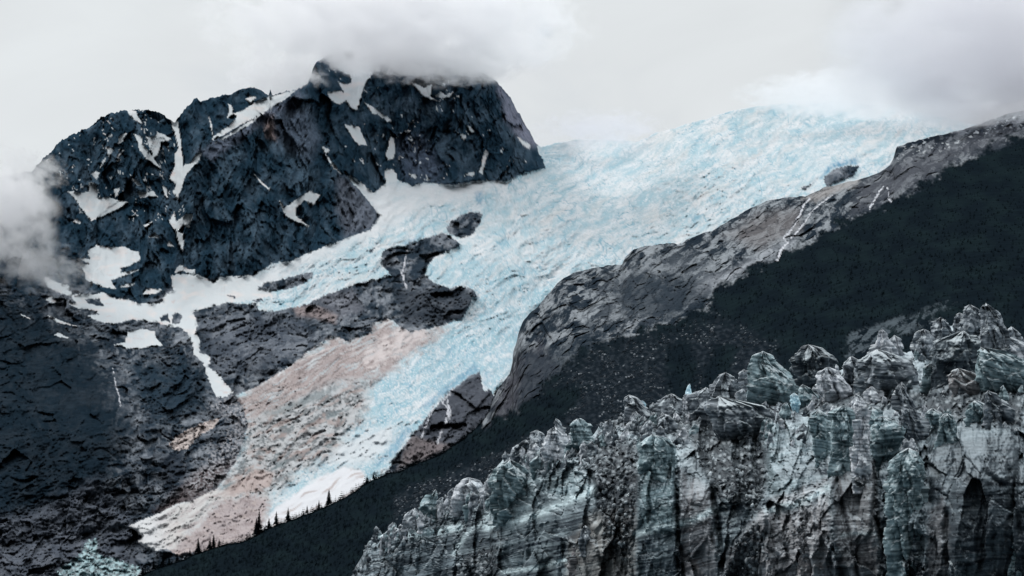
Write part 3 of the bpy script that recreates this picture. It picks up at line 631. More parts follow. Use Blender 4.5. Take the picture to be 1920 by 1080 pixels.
gi = lerp(gi, c3(196, 182, 176), brown * .6 * ss(.15, .4, fbm(U / 18, V / 7, 4, 152)))
gi = lerp(gi, c3(190, 172, 166), ss(-6, 6, reg([(412, 925), (440, 905), (478, 880), (515, 888), (505, 910), (470, 922), (430, 935)], wob)) * .85)
gi = lerp(gi, c3(222, 224, 222), ss(-6, 12, reg([(240, 980), (290, 968), (335, 975), (350, 1000), (330, 1030), (290, 1045), (255, 1040)], wob)) * .95 * ss(-.5, .1, dm2 + .2))
loc = ss(-10, 10, reg([(240, 975), (300, 955), (400, 915), (440, 930), (500, 930), (500, 1060), (250, 1060)], wob)) * (1 - brown)
gi = lerp(gi, lerp(np.broadcast_to(c3(214, 212, 208), col.shape), c3(176, 162, 160), ss(-.2, .4, fbm(gx / 50, gy / 7, 4, 185) + .3 * dm2)), loc * .85)
gi = lerp(gi, c3(228, 234, 236), loc * .8 * ss(340, 280, U))
gi = lerp(gi, c3(236, 240, 244), lowsn * .95)
gi = lerp(gi, c3(178, 160, 154), lowsn * .7 * ss(.1, .4, fbm(gx / 60, gy / 8, 3, 153)))
gi = gi * .74 * np.array([.98, .95, .965])
# tributary tongue and the ice in the valley bottom
tong = reg([(316, 832), (335, 815), (360, 802), (390, 790), (412, 785), (400, 802), (372, 818), (352, 840), (330, 846)], wobs * 1.5) > 0
owner[tong & (owner < 2)] = 300
low_ice = (reg([(105, 1075), (150, 1040), (165, 1010), (180, 1010), (185, 1040), (260, 1062), (262, 1090), (120, 1100)], wob) + 5 * fbm(U / 8, V / 6, 2, 161)) > 0
owner[low_ice & (owner < 1)] = 301
col = np.where((owner == GL)[..., None], gi, rockc)
issn = ((owner == SF) | ((owner >= 10) & (owner < 100)) | (owner == SPECK))
col = np.where(issn[..., None], snowc, col)
col = np.where(((owner >= 200) & (owner < 300))[..., None], lerp(np.broadcast_to(c3(186, 188, 196), col.shape), c3(120, 124, 132), ss(-.1, .5, pn(U / 3, V / 5, 191))), col)
col = np.where((owner == 300)[..., None], lerp(np.broadcast_to(c3(190, 178, 174), col.shape), c3(140, 132, 130), ss(-.2, .4, dm2)), col)
col = np.where((owner == 301)[..., None], lerp(np.broadcast_to(c3(150, 178, 184), col.shape), c3(84, 98, 104), ss(-.2, .3, dm2)), col)
# the far side of the crest, so that the mountain has a back
back = []
for k in range(1, 9):
    q = P[0].copy(); q[:, 1] += 90 * k; q[:, 2] -= (60 + 25 * k) * k * .9; back.insert(0, q)
P = np.concatenate([np.stack(back), P]); col = np.concatenate([np.repeat(col[:1], 8, 0), col]); 
ob = np.where(us < 1012, 0, GL)[None].repeat(8, 0); owner = np.concatenate([ob, owner])
defs = {0: ('mountain', 'mountain_rock', False, dict(kind='structure')),
        GL: ('glacier', 'glacier_ice', False, dict(kind='structure')),
        SF: ('snowfield', 'snow', True, dict(label='winding white snowfield between the dark mountain foot and the grey slabs, running down a gully', cat='snowfield')),
        SPECK: ('snow_flecks', 'snow', False, dict(label='countless small snow flecks scattered over the dark mountain faces', cat='snow', kind='stuff')),
        300: ('ice_tongue', 'debris_ice', False, dict(label='small dirty ice tongue ending above the dark gorge left of the glacier', cat='ice tongue')),
        301: ('valley_ice', 'glacier_ice', False, dict(label='broken bluish ice in the valley bottom at the lower left', cat='ice'))}
for i, (p, lab) in enumerate(SNOWS): defs[10 + i] = ('snow_patch', 'snow', True, dict(label=lab, cat='snow patch', group='snow patches on the mountain'))
IL = ['dark rounded rock outcrop standing alone in the middle of the glacier', 'long low rock rib showing through the snow left of the middle outcrop', 'small rock showing through the snow at the left end of the rock rib', 'small flat rock in the snowfield near the mountain foot',
      'rock outcrop under the deep blue ice hole near the right ridge', 'tiny dark rock at the glacier edge left of the blue ice hole', 'tiny rock fleck in the ice above the middle outcrop']
for i, lab in enumerate(IL): defs[100 + i] = ('rock_outcrop', 'outcrop_rock', False, dict(label=lab, cat='rock outcrop', group='rocks showing through the ice'))
for i, (pl, wd, lab) in enumerate(FALLS): defs[200 + i] = ('waterfall', 'water', False, dict(label=lab, cat='waterfall', group='waterfalls and streams'))
split_grid(P, col, owner, defs)

# ------------------------------------------------------------------ RIGHT RIDGE, gravel slope and wooded hillside
CR2 = [(-60, 1210), (230, 1100), (262, 1082), (290, 1068), (310, 1060), (345, 1050), (370, 1038), (400, 1028), (430, 1020), (456, 1016), (480, 1004), (500, 992), (520, 985), (545, 976), (570, 966), (600, 955), (625, 944), (650, 932), (672, 918), (686, 906), (700, 900), (730, 888), (752, 884),
       (770, 874), (800, 864), (830, 850), (850, 838), (870, 822), (890, 806), (905, 790), (918, 770), (925, 748), (932, 732), (945, 716), (956, 700), (961, 680), (962, 662), (968, 645), (972, 625), (980, 605), (992, 590), (1008, 576), (1020, 562), (1034, 545), (1045, 533), (1062, 520), (1082, 511),
       (1110, 504), (1140, 499), (1166, 497), (1172, 484), (1182, 473), (1196, 466), (1212, 462), (1240, 458), (1262, 457), (1274, 461), (1290, 450), (1315, 440), (1342, 431), (1360, 420), (1376, 410), (1400, 396), (1425, 384), (1442, 377), (1465, 372), (1510, 369), (1545, 353), (1575, 346), (1605, 340),
       (1640, 328), (1666, 315), (1675, 298), (1681, 277), (1710, 267), (1740, 259), (1780, 250), (1810, 243), (1850, 228), (1885, 216), (1990, 196), (2340, 130)]
DU2 = 1.7
us2 = np.concatenate([np.arange(-60, 228, 5.), np.arange(228, 1990, DU2), np.arange(1990, 2340, 5.)])
top2 = crest_interp(CR2, us2)
rk = ss(925, 960, us2)
top2 = top2 - rk * (3.0 * fbm(us2 / 16, us2 * 0 + 2.3, 4, 5) + 1.2) - (1 - rk) * (3.2 * np.abs(pn(us2 / 5, us2 * 0, 7)) + 2.5 * fbm(us2 / 22, us2 * 0, 3, 8))
nr2 = 400
t = np.linspace(0, 1, nr2)[:, None] ** 1.05
U = np.broadcast_to(us2[None], (nr2, len(us2))).copy()
bot2 = np.maximum(top2 + 60, np.interp(us2, [228, 700, 1100, 1500, 1990], [1300, 1160, 930, 860, 780]))
V = top2[None] + (bot2 - top2)[None] * t
ctrl2 = [(230, 1100, 1750), (450, 1016, 1850), (690, 905, 1950), (850, 838, 2150), (925, 750, 2350), (965, 650, 2600), (1040, 540, 2950), (1200, 466, 3250), (1342, 431, 3450), (1500, 370, 3750), (1680, 280, 4200), (1900, 214, 4700),
         (300, 1250, 1250), (600, 1150, 1250), (700, 1100, 1200), (900, 950, 1150), (1100, 850, 1150), (1300, 780, 1150), (1500, 720, 1150), (1700, 680, 1150), (1900, 640, 1150), (1980, 760, 900), (1500, 860, 850), (1000, 1000, 950), (1000, 780, 1750), (1200, 650, 1950), (1330, 560, 2350), (1560, 430, 2800), (1760, 320, 3400), (1500, 580, 1750), (1800, 450, 2000)]
fY_r = tps(ctrl2); Y0 = fY_r(np.clip(U, 150, 2050), V)
wob = 5 * fbm(U / 22, V / 22, 4, 240) + 2.2 * pn(U / 4.5, V / 4.5, 247)
wobs = 2.5 * fbm(U / 9, V / 9, 3, 242) + 1.2 * pn(U / 3.5, V / 3.5, 248)
wu = U + 12 * fbm(U / 60, V / 60, 3, 211); wv = V + 12 * fbm(U / 60, V / 60, 3, 212)
def rot(a, x, y): 
    a = R(a); return x * math.cos(a) + y * math.sin(a), -x * math.sin(a) + y * math.cos(a)
# the bare rock: long slabs that run with the slope
ROCK = [(925, 700), (960, 600), (1000, 540), (1100, 480), (1200, 430), (1400, 340), (1600, 250), (2020, 120), (2400, 60), (2400, 190), (2020, 225), (1910, 258), (1835, 292), (1770, 322), (1715, 362), (1640, 395), (1560, 428), (1530, 450), (1475, 478), (1400, 512), (1350, 545), (1325, 575), (1285, 596), (1235, 612), (1190, 630), (1130, 640), (1075, 672), (1035, 712), (990, 752), (950, 780), (905, 800), (900, 740)]
rockk = ss(-7, 7, reg(ROCK, wob * 2.6 + 22 * fbm(U / 34, V / 22, 3, 290) - 4))
GRAV = [(770, 900), (860, 850), (930, 805), (1000, 760), (1060, 700), (1130, 655), (1200, 640), (1290, 622), (1345, 600), (1400, 625), (1450, 650), (1440, 700), (1400, 760), (1200, 900), (900, 1000), (760, 1000), (740, 940)]
grav = ss(-24, 16, reg(GRAV, wob * 4))
VEGP = [[(1250, 650), (1290, 640), (1310, 700), (1290, 770), (1255, 770)], [(960, 770), (1060, 720), (1100, 730), (1050, 790), (900, 860), (760, 915), (700, 930), (700, 905), (850, 840)], [(1340, 650), (1380, 655), (1350, 740), (1310, 760), (1320, 700)]]
for p in VEGP: grav = grav * (1 - ss(-12, 8, reg(p, wob * 2)))
STREAK = [(1580, 650), (1600, 625), (1650, 605), (1700, 592), (1745, 575), (1800, 562), (1790, 572), (1740, 595), (1760, 600), (1700, 625), (1660, 640), (1620, 665), (1590, 672)]
streak = ss(-5, 6, reg(STREAK, wob * 2))
a1, b1 = rot(-33, wu, wv); a2, b2 = rot(-14, wu, wv)
k_ = ss(1080, 1000, U)
a3, b3 = rot(-58, wu, wv)
def ridge_relief(a1, b1):
    jt = 4 * fbm(U / 12, V / 12, 2, 503)
    r = 40 * ridged(a1 / 190, b1 / 90, 3, 221) + 16 * ridged(a1 / 60, b1 / 26, 3, 223) + 5 * ridged(a1 / 20, b1 / 10, 3, 225)
    return ((r - r.mean()) * .9 + facets(a1 * .7, b1 * 1.3, 50, 21, .6, .12) + 9 * pyr(a1 * .6 + jt, b1 * 1.3, 24, 22) + facets(a1 * .65 + jt, b1 * 1.5, 19, 22, .95, .15) + 3.6 * pyr(a1 * .7, b1 * 1.4, 10, 23) + facets(a1 * .7, b1 * 1.4, 8, 23, .95, .16)
            - 12 * joints(a1, b1, 80, 24, 540, .05) - 6 * joints(a1, b1, 40, 11, 542, .07) - 8 * joints(b1, a1, 16, 44, 544, .06) - 6 * joints(U + V, V, 30, 50, 546, .05))
def ridge_tone(a1, b1):
    jt = 4 * fbm(U / 12, V / 12, 2, 503)
    return .5 * tonec(a1 * .55 + jt, b1 * 1.5, 18, 22) + .45 * tonec(a1 * .7, b1 * 1.5, 8, 23) + .5 * fbm(a1 / 16, b1 / 8, 4, 270) + .3 * pn(U / 2.6, V / 2.6, 272)
hr = ridge_relief(a1, b1) * (1 - k_) + ridge_relief(a3, b3) * k_ + 2 * fbm(U / 4, V / 4, 2, 228) + 10 * (ridged(a2 / 26, b2 / 16, 3, 229) - .5) + facets(U, V * 1.3, 4.4, 24, .8, .25)
w1, w2, _ = worley(U / 7, V / 6, 9)
hv = 26 * fbm(U / 90, V / 60, 3, 231) + 6 * (1 - w1) + 2.5 * fbm(U / 4, V / 4, 2, 233) + 8 * fbm(U / 24, V / 18, 2, 234)
x1_, x2_, gid = worley(U / 5, V / 4.4, 11)
hg = 22 * ridged(U / 60, V / 110, 3, 235) - 10 + 3.2 * (1 - x1_) + 3.0 * fbm(U / 3.6, V / 3.2, 2, 236) + 5 * fbm(U / 14, V / 10, 3, 237)
h = hr * rockk + (hg * grav + hv * (1 - grav)) * (1 - rockk)
h = h + streak * 6 * ridged(*[q / s for q, s in zip(rot(-30, wu, wv), (30, 5))], 3, 238)
for pl, hgt, wd in [([(965, 650), (1040, 560), (1170, 500), (1300, 450)], 14, 26), ([(1250, 640), (1280, 700), (1270, 770)], -22, 16), ([(1330, 650), (1370, 690), (1330, 760)], -16, 14), ([(1515, 365), (1485, 430), (1460, 487)], -12, 12),
                    ([(1175, 480), (1200, 520), (1150, 580)], -14, 22), ([(1090, 520), (1060, 600), (1000, 700)], -16, 20), ([(1320, 500), (1430, 470), (1500, 440)], 12, 14), ([(630, 1080), (700, 940), (730, 900)], -10, 14)]:
    d, s_ = dline(U + 6 * fbm(U / 30, V / 30, 2, 260), V + 6 * fbm(U / 30, V / 30, 2, 261), pl, wd * 2.2)
    h = h + hgt * np.exp(-(d / wd) ** 1.5)
h = h * (.15 + .85 * ss(0, 8, V - top2[None]))
owner = np.where(rockk > .5, 0, np.where(grav > .5, 1, 2))
owner = np.where((streak > .5) & (owner == 2), 4, owner)
FALL2 = [([(1518, 372), (1507, 385), (1500, 402), (1490, 420), (1478, 438), (1470, 446), (1476, 455), (1466, 466), (1462, 475), (1457, 488)], 1.5, 'long waterfall threading down the grey ridge below the right edge of the glacier'),
         ([(1560, 366), (1535, 384), (1520, 398), (1508, 418), (1494, 436), (1484, 446)], 1.0, 'fainter strand joining the long waterfall on the ridge from the right'),
         ([(1656, 350), (1648, 360), (1640, 374), (1630, 391)], 1.2, 'short slanted waterfall high on the ridge, left of a pair'),
         ([(1663, 350), (1667, 362), (1665, 372), (1671, 379)], .9, 'short kinked waterfall high on the ridge, right of a pair')]
fd = []
for i, (pl, wd, lab) in enumerate(FALL2):
    d, s_ = dline(U + 1.4 * pn(U / 6, V / 7, 3), V, pl, 12)
    h = h - 2.0 * np.exp(-(d / 3.5) ** 2)
    owner[d < wd * (.85 + 1.0 * pn(U / 4, V / 6, 9) + .5 * s_)] = 200 + i; fd.append(d)
P = place(U, V, Y0 * (1 - h / F))
G_R = 1.32
tn = ridge_tone(a1, b1) * (1 - k_) + ridge_tone(a3, b3) * k_; tn2 = fbm(U / 40, V / 40, 3, 271)
cr_ = lerp(np.broadcast_to(c3(30, 38, 46, G_R), U.shape + (3,)), c3(116, 121, 126, G_R), ss(-.35, .6, tn + .5 * tn2))
cr_ = paint(cr_, [(1360, 440), (1420, 400), (1500, 390), (1500, 430), (1420, 470)], c3(100, 97, 98, G_R), 14, .6)
cr_ = paint(cr_, [(1370, 505), (1500, 440), (1480, 470), (1400, 505), (1340, 540), (1300, 560), (1290, 540)], c3(136, 140, 146, G_R), 10, .6)
cr_ = paint(cr_, [(1130, 520), (1250, 480), (1330, 470), (1340, 540), (1230, 600), (1120, 600)], c3(86, 91, 97, G_R), 20, .4)
cr_ = paint(cr_, [(1610, 345), (1700, 290), (1900, 230), (1920, 250), (1800, 300), (1700, 360), (1600, 400)], c3(74, 76, 82, G_R), 20, .7)
cr_ = paint(cr_, [(930, 750), (960, 680), (1010, 640), (1050, 690), (980, 760), (920, 800)], c3(66, 66, 72, G_R), 16, .7)
cr_ = paint(cr_, [(1150, 540), (1200, 515), (1290, 520), (1330, 545), (1260, 600), (1180, 590)], c3(34, 42, 50, G_R), 16, .75, wob * 3)
cr_ = paint(cr_, [(975, 650), (1040, 660), (1110, 600), (1130, 640), (1040, 720), (970, 760)], c3(34, 42, 50, G_R), 14, .7, wob * 3)
cr_ = paint(cr_, [(1505, 372), (1545, 352), (1585, 338), (1612, 334), (1605, 348), (1570, 360), (1530, 378)], c3(132, 130, 130, G_R), 7, .8, wobs * 2)
sn2 = ss(.25, .4, fbm(U / 9, V / 7, 3, 275)) * ss(1640, 1740, U) * ss(40, 10, V - np.interp(U, [p[0] for p in CR2], [p[1] for p in CR2]))
cr_ = lerp(cr_, c3(205, 210, 214), sn2 * .85)
cv = lerp(np.broadcast_to(c3(18, 26, 32, 1.0), U.shape + (3,)), c3(23, 33, 37, 1.0), ss(-.3, .5, fbm(U / 50, V / 26, 4, 280)))
cg = lerp(np.broadcast_to(c3(20, 27, 33, 1.1), U.shape + (3,)), c3(40, 46, 52, 1.1), ss(-.2, .5, fbm(U / 9, V / 7, 4, 281)))
cg = lerp(cg, c3(120, 126, 132, 1.2), .6 * ((_V[gid] > .72) & (x1_ < .33)) * ss(-.2, .3, fbm(U / 40, V / 40, 3, 282)))
crk = np.maximum(joints(a1, b1, 80, 24, 540, .07), joints(a1, b1, 40, 11, 542, .09)) * (1 - k_)
cr_ = lerp(cr_, c3(24, 31, 38, 1.2), crk * .6)
col = cr_ * rockk[..., None] + (cg * grav[..., None] + cv * (1 - grav[..., None])) * (1 - rockk[..., None])
col = lerp(col, c3(66, 74, 80, 1.2), streak * ss(-.3, .3, tn) * (1 - rockk))
col = np.where((owner >= 200)[..., None], lerp(np.broadcast_to(c3(182, 184, 192), col.shape), c3(120, 124, 132), ss(-.1, .5, pn(U / 3, V / 5, 291))), col)
back = []
for k in range(1, 9):
    q = P[0].copy(); q[:, 1] += 40 * k; q[:, 2] -= (30 + 14 * k) * k * .6; back.insert(0, q)
P2 = np.concatenate([np.stack(back), P]); col2 = np.concatenate([np.repeat(col[:1], 8, 0), col]); ow2 = np.concatenate([np.repeat(owner[:1], 8, 0), owner])
defs = {0: ('rock_ridge', 'ridge_rock', False, dict(kind='structure')), 1: ('gravel_slope', 'outcrop_rock', False, dict(kind='structure')),
        2: ('hillside', 'vegetation', False, dict(kind='structure')), 4: ('rock_slabs', 'ridge_rock', False, dict(kind='structure'))}
for i, (pl, wd, lab) in enumerate(FALL2): defs[200 + i] = ('waterfall', 'water', False, dict(label=lab, cat='waterfall', group='waterfalls and streams'))
split_grid(P2, col2, ow2, defs)
U_r, V_r, P_r, own_r, top_r = U, V, P, owner, top2

# ------------------------------------------------------------------ FOREGROUND: the glacier's ice cliff
CR3 = [(640, 1110), (655, 1088), (668, 1062), (680, 1040), (690, 1018), (700, 1010), (722, 1000), (745, 990), (770, 975), (788, 966), (815, 958), (850, 942), (880, 935), (918, 930), (923, 895), (930, 876), (942, 864), (960, 853), (990, 842), (1015, 832), (1060, 826), (1112, 818), (1125, 796), (1170, 783), (1230, 780),
       (1262, 772), (1290, 768), (1330, 752), (1400, 738), (1480, 728), (1500, 722), (1530, 712), (1585, 690), (1612, 676), (1640, 662), (1700, 660), (1742, 650), (1752, 622), (1800, 606), (1850, 612), (1892, 628), (1925, 650), (1990, 655), (2100, 600), (2340, 640)]
us3 = np.concatenate([np.arange(640, 1992, 1.7), np.arange(1992, 2340, 5.)])
top3 = crest_interp(CR3, us3) - 4.0 * fbm(us3 / 14, us3 * 0, 4, 305) - 2.0 * np.abs(pn(us3 / 5, us3 * 0, 306))
nr3 = 330
t = np.linspace(0, 1, nr3)[:, None]
U = np.broadcast_to(us3[None], (nr3, len(us3))).copy()
V = top3[None] + (1190 - top3)[None] * t
ctrl3 = [(640, 1180, 640), (660, 1060, 650), (760, 1000, 625), (760, 1150, 610), (930, 870, 585), (930, 1000, 560), (930, 1150, 548), (1100, 830, 535), (1200, 840, 500), (1100, 1150, 500), (1200, 1150, 478), (1280, 770, 545), (1400, 735, 545), (1400, 850, 475), (1450, 1150, 440),
         (1500, 720, 540), (1600, 680, 545), (1600, 840, 440), (1600, 1150, 418), (1750, 620, 560), (1750, 720, 480), (1750, 830, 420), (1900, 620, 545), (1900, 720, 455), (1900, 810, 405), (1900, 1150, 388), (1000, 840, 560), (1990, 650, 520), (1990, 1150, 380)]
fY_c = tps(ctrl3); Y0 = fY_c(np.clip(U, 0, 2040), V)
wob = 4 * fbm(U / 20, V / 20, 4, 340) + 1.8 * pn(U / 4.5, V / 4.5, 347)
wobs = 2.2 * fbm(U / 9, V / 9, 3, 342) + 1.0 * pn(U / 3.5, V / 3.5, 348)
wu = U + 9 * fbm(U / 45, V / 60, 3, 311); wv = V + 9 * fbm(U / 45, V / 60, 3, 312)
def strat(U, V):
    tl = .24 * np.clip(U - 700, 0, 560) + .24 * np.clip(560, 0, 1) * 0
    s = V + np.where(U < 1260, .24 * (U - 700), .24 * 560 + .24 * 340 * (1 - np.exp(-(U - 1260) / 340.)))
    return s + 9 * fbm(U / 130, V / 130, 3, 313)
S = strat(U, V)
blocks = [  # polygon, height towards the viewer, softness of its edge
 ([(690, 1012), (760, 992), (862, 985), (852, 1030), (842, 1200), (660, 1200), (676, 1060)], 14, 4),
 ([(922, 900), (940, 864), (985, 850), (1010, 880), (1030, 930), (1080, 935), (1122, 900), (1130, 980), (1125, 1200), (840, 1200), (846, 1060), (880, 1000), (905, 975)], 26, 6),
 ([(950, 980), (1000, 965), (1110, 950), (1120, 1040), (1060, 1200), (900, 1200), (930, 1040)], 12, 14),
 ([(1060, 1010), (1075, 1018), (1110, 1010), (1150, 1040), (1170, 1200), (1060, 1200)], 26, 8),
 ([(1197, 845), (1215, 815), (1262, 815), (1270, 860), (1268, 1200), (1188, 1200)], 34, 4),
 ([(1275, 868), (1300, 872), (1330, 900), (1336, 940), (1352, 1030), (1350, 1200), (1278, 1200), (1272, 1000)], 28, 4),
 ([(1355, 1080), (1370, 1030), (1410, 980), (1440, 948), (1500, 930), (1560, 900), (1580, 1200), (1350, 1200)], 44, 9),
 ([(1432, 800), (1470, 788), (1500, 800), (1515, 850), (1545, 860), (1540, 910), (1500, 935), (1465, 935), (1440, 900), (1440, 850)], 20, 6),
 ([(1545, 880), (1560, 800), (1600, 790), (1640, 860), (1642, 960), (1668, 1200), (1575, 1200), (1555, 960)], 52, 6),
 ([(1752, 830), (1790, 800), (1850, 812), (1900, 830), (1925, 900), (1925, 1200), (1738, 1200), (1730, 920)], 34, 6),
 ([(1780, 990), (1805, 968), (1830, 985), (1835, 1200), (1775, 1200)], 20, 5),
 ([(1868, 985), (1885, 970), (1900, 990), (1890, 1200), (1862, 1200)], 14, 5),
]
h = np.zeros(U.shape)
for p, hh, sf in blocks: h = h + hh * ss(-sf, sf, reg(p, wob))
d1, d2, cid = worley(wu / 46 + 0 * V, wv / 85, 14); e1, e2, cie = worley(wu / 20, wv / 26, 15)
facet = _V[cid] * 9 + 5 * ss(0, .12, d2 - d1) + (_V[(cid * 5) & 255]) * (wu / 46 % 1) * 5
h = h + facet + _V[cie] * 2.6 + 2.2 * ss(0, .14, e2 - e1)
flat = np.zeros(U.shape)
for bi in (0, 1, 2, 4, 5, 8, 9): flat = np.maximum(flat, ss(-4, 8, reg(blocks[bi][0], wob)))
fa_ = 1 - .72 * flat
h = h + facets(wu, wv / 2.6, 50, 31, .8, .16) + fa_ * (8 * pyr(wu, wv / 2.8, 30, 32) + facets(wu + .2 * wv, wv / 2.4, 22, 32, .8, .14) + 3.5 * pyr(wu, wv / 2.2, 12, 33) + facets(wu, wv / 2, 10, 33, .8, .14) + facets(U, V / 1.4, 4.8, 34, .7, .14))
h = h + (1 - .35 * flat) * 30 * ridged(wu / 40, wv / 230, 3, 315) + 9 * ridged(wu / 13, wv / 70, 2, 317) + 4 * fbm(wu / 12, wv / 12, 4, 318) + 1.4 * fbm(U / 4, V / 4, 2, 319)
h = h + 1.3 * fbm(U / 110, S / 5.5, 2, 320) + .9 * fbm(U / 70, S / 3.0, 2, 321)
FISS = [([(1268, 858), (1266, 900), (1270, 950), (1272, 1000), (1280, 1060), (1284, 1120)], 40, 3.2), ([(1336, 930), (1342, 960), (1350, 1010), (1354, 1060)], 40, 6), ([(1100, 885), (1112, 900), (1122, 940), (1120, 975)], 24, 5),
        ([(1640, 860), (1640, 930), (1638, 965), (1655, 1010), (1665, 1060), (1670, 1100)], 44, 4), ([(1570, 900), (1580, 960), (1595, 1020), (1612, 1090)], 26, 3.5), ([(1556, 1010), (1570, 1050), (1580, 1090)], 24, 4),
        ([(1650, 880), (1634, 860), (1630, 820)], 26, 4), ([(1740, 940), (1732, 890), (1745, 850), (1752, 815)], 40, 9), ([(1430, 860), (1450, 905), (1440, 940), (1442, 1000)], 34, 8), ([(985, 870), (1005, 900), (1012, 940)], 18, 4),
        ([(1128, 985), (1120, 1000), (1128, 1060)], 26, 4), ([(1835, 860), (1850, 890), (1880, 910)], 16, 5), ([(1910, 850), (1905, 930), (1912, 1000)], 22, 5), ([(940, 990), (935, 1030)], 14, 4), ([(1795, 840), (1780, 900), (1790, 960)], 14, 6), ([(1775, 960), (1776, 1040), (1790, 1100)], 34, 6)]
for pl, hh, wd in FISS:
    d, s_ = dline(U + 3 * fbm(U / 16, V / 16, 2, 330), V, pl, wd * 3); h = h - hh * np.exp(-(d / wd) ** 2)
# hollows filled with dirty rubble
RUB = [[(1100, 830), (1190, 830), (1196, 900), (1190, 960), (1180, 1050), (1150, 1040), (1120, 960), (1118, 890)], [(1290, 800), (1350, 790), (1430, 815), (1435, 900), (1420, 960), (1380, 940), (1345, 930), (1310, 870)],
       [(1500, 720), (1600, 720), (1660, 740), (1750, 730), (1920, 720), (1920, 800), (1800, 790), (1700, 770), (1620, 760), (1540, 770), (1480, 770)], [(1130, 790), (1260, 785), (1300, 775), (1420, 800), (1330, 815), (1200, 815)],
       [(1350, 1090), (1365, 1030), (1415, 975), (1445, 1000), (1420, 1090)], [(840, 1080), (880, 1040), (930, 1020), (940, 1090)], [(1660, 1040), (1700, 1030), (1740, 1060), (1740, 1100), (1665, 1100)]]
rub = np.zeros(U.shape)
for p in RUB: rub = np.maximum(rub, ss(-8, 8, reg(p, wob * 2)))
r1, r2, rid = worley(U / 8, V / 7, 16); q1, q2, qid = worley(U / 4.4, V / 4, 17)
h = h + rub * (6 * (1 - r1) + _V[rid] * 3 + 2.2 * (1 - q1) - 8)
h = h * (.3 + .7 * ss(0, 10, V - top3[None]))
def cliffP(h_): return place(U, V, Y0 * (1 - h_ / F))
P = cliffP(h)
G_C = 2.35
st = fbm(U / 150, S / 9, 3, 350); st2 = fbm(U / 60, S / 3.2, 3, 351); bl_ = fbm(wu / 50, wv / 70, 4, 352)
st_amt = .45 + .55 * ss(-.2, .3, fbm(U / 60, V / 60, 3, 353))
k = ss(-.4, .5, st * 1.1 * st_amt + st2 * 1.1 * st_amt + .5 * bl_)
cc = lerp(np.broadcast_to(c3(26, 34, 41, G_C), U.shape + (3,)), c3(86, 96, 101, G_C), k)
def zone(pts, colr, sf, amt):
    global cc
    kk = ss(-sf, sf, reg(pts, wob * 2)) * amt
    cc = cc * (1 - kk[..., None]) + (cc * .35 + np.array(colr) * (.45 + .75 * k[..., None])) * kk[..., None]
TE = c3(82, 94, 98, G_C); TEL = c3(136, 149, 153, G_C); BR = c3(88, 86, 87, G_C); DK = c3(34, 40, 46, G_C); LB = c3(118, 116, 118, G_C)
zone([(700, 1012), (780, 990), (860, 985), (855, 1100), (650, 1100)], c3(48, 56, 62, G_C), 10, .8)
zone([(922, 880), (960, 855), (1000, 900), (1010, 940), (960, 990), (925, 960)], TE, 10, .7)
zone([(1000, 900), (1110, 880), (1120, 930), (1040, 940)], TE, 14, .8)
zone([(1200, 860), (1265, 860), (1266, 1000), (1195, 1000)], c3(60, 76, 80, G_C), 10, .75)
zone([(1195, 815), (1262, 815), (1265, 870), (1195, 880)], TE, 8, .6)
zone([(1275, 880), (1335, 920), (1345, 1100), (1278, 1100)], c3(92, 90, 92, G_C), 10, .8)
zone([(1435, 795), (1480, 790), (1480, 850), (1460, 890), (1500, 900), (1500, 930), (1440, 930)], TE, 8, .8)
zone([(1480, 770), (1560, 770), (1620, 780), (1690, 790), (1690, 850), (1600, 860), (1500, 860)], TE, 12, .7)
zone([(1350, 1100), (1370, 1030), (1440, 940), (1550, 900), (1560, 1100)], LB, 12, .75)
zone([(1555, 860), (1640, 860), (1660, 1100), (1575, 1100)], BR, 10, .7)
zone([(1735, 830), (1930, 820), (1930, 1110), (1745, 1110)], c3(34, 38, 43, G_C), 16, .88)
zone([(1740, 960), (1770, 930), (1780, 1000), (1775, 1100), (1738, 1100)], BR, 6, .5)
zone([(1080, 830), (1195, 830), (1195, 1000), (1130, 960)], c3(56, 58, 62, G_C), 14, .7)
zone([(1290, 800), (1440, 815), (1435, 920), (1345, 920)], c3(50, 54, 58, G_C), 14, .7)
zone([(1110, 960), (1190, 950), (1190, 1100), (1060, 1100), (1065, 1020)], c3(108, 104, 100, G_C), 10, .6)
zone([(1400, 745), (1500, 740), (1500, 790), (1330, 800), (1330, 765)], c3(58, 58, 64, G_C), 10, .7)
zone([(1740, 700), (1930, 690), (1930, 735), (1740, 730)], c3(48, 50, 54, G_C), 10, .7)
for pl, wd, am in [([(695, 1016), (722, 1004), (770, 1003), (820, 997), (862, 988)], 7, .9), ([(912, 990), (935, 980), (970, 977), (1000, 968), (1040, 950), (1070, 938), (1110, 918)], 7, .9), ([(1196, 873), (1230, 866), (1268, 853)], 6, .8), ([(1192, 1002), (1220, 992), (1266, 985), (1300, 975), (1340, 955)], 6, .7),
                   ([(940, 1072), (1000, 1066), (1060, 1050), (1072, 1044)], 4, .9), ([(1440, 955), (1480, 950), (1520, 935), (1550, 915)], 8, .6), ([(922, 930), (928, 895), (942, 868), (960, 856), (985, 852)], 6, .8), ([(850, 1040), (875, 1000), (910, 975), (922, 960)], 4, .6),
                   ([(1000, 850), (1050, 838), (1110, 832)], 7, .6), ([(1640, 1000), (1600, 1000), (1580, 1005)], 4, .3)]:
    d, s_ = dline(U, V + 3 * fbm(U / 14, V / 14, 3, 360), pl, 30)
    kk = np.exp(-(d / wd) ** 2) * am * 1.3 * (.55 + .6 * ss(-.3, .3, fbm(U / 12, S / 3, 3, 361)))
    cc = lerp(cc, TEL * .98, np.clip(kk, 0, 1))
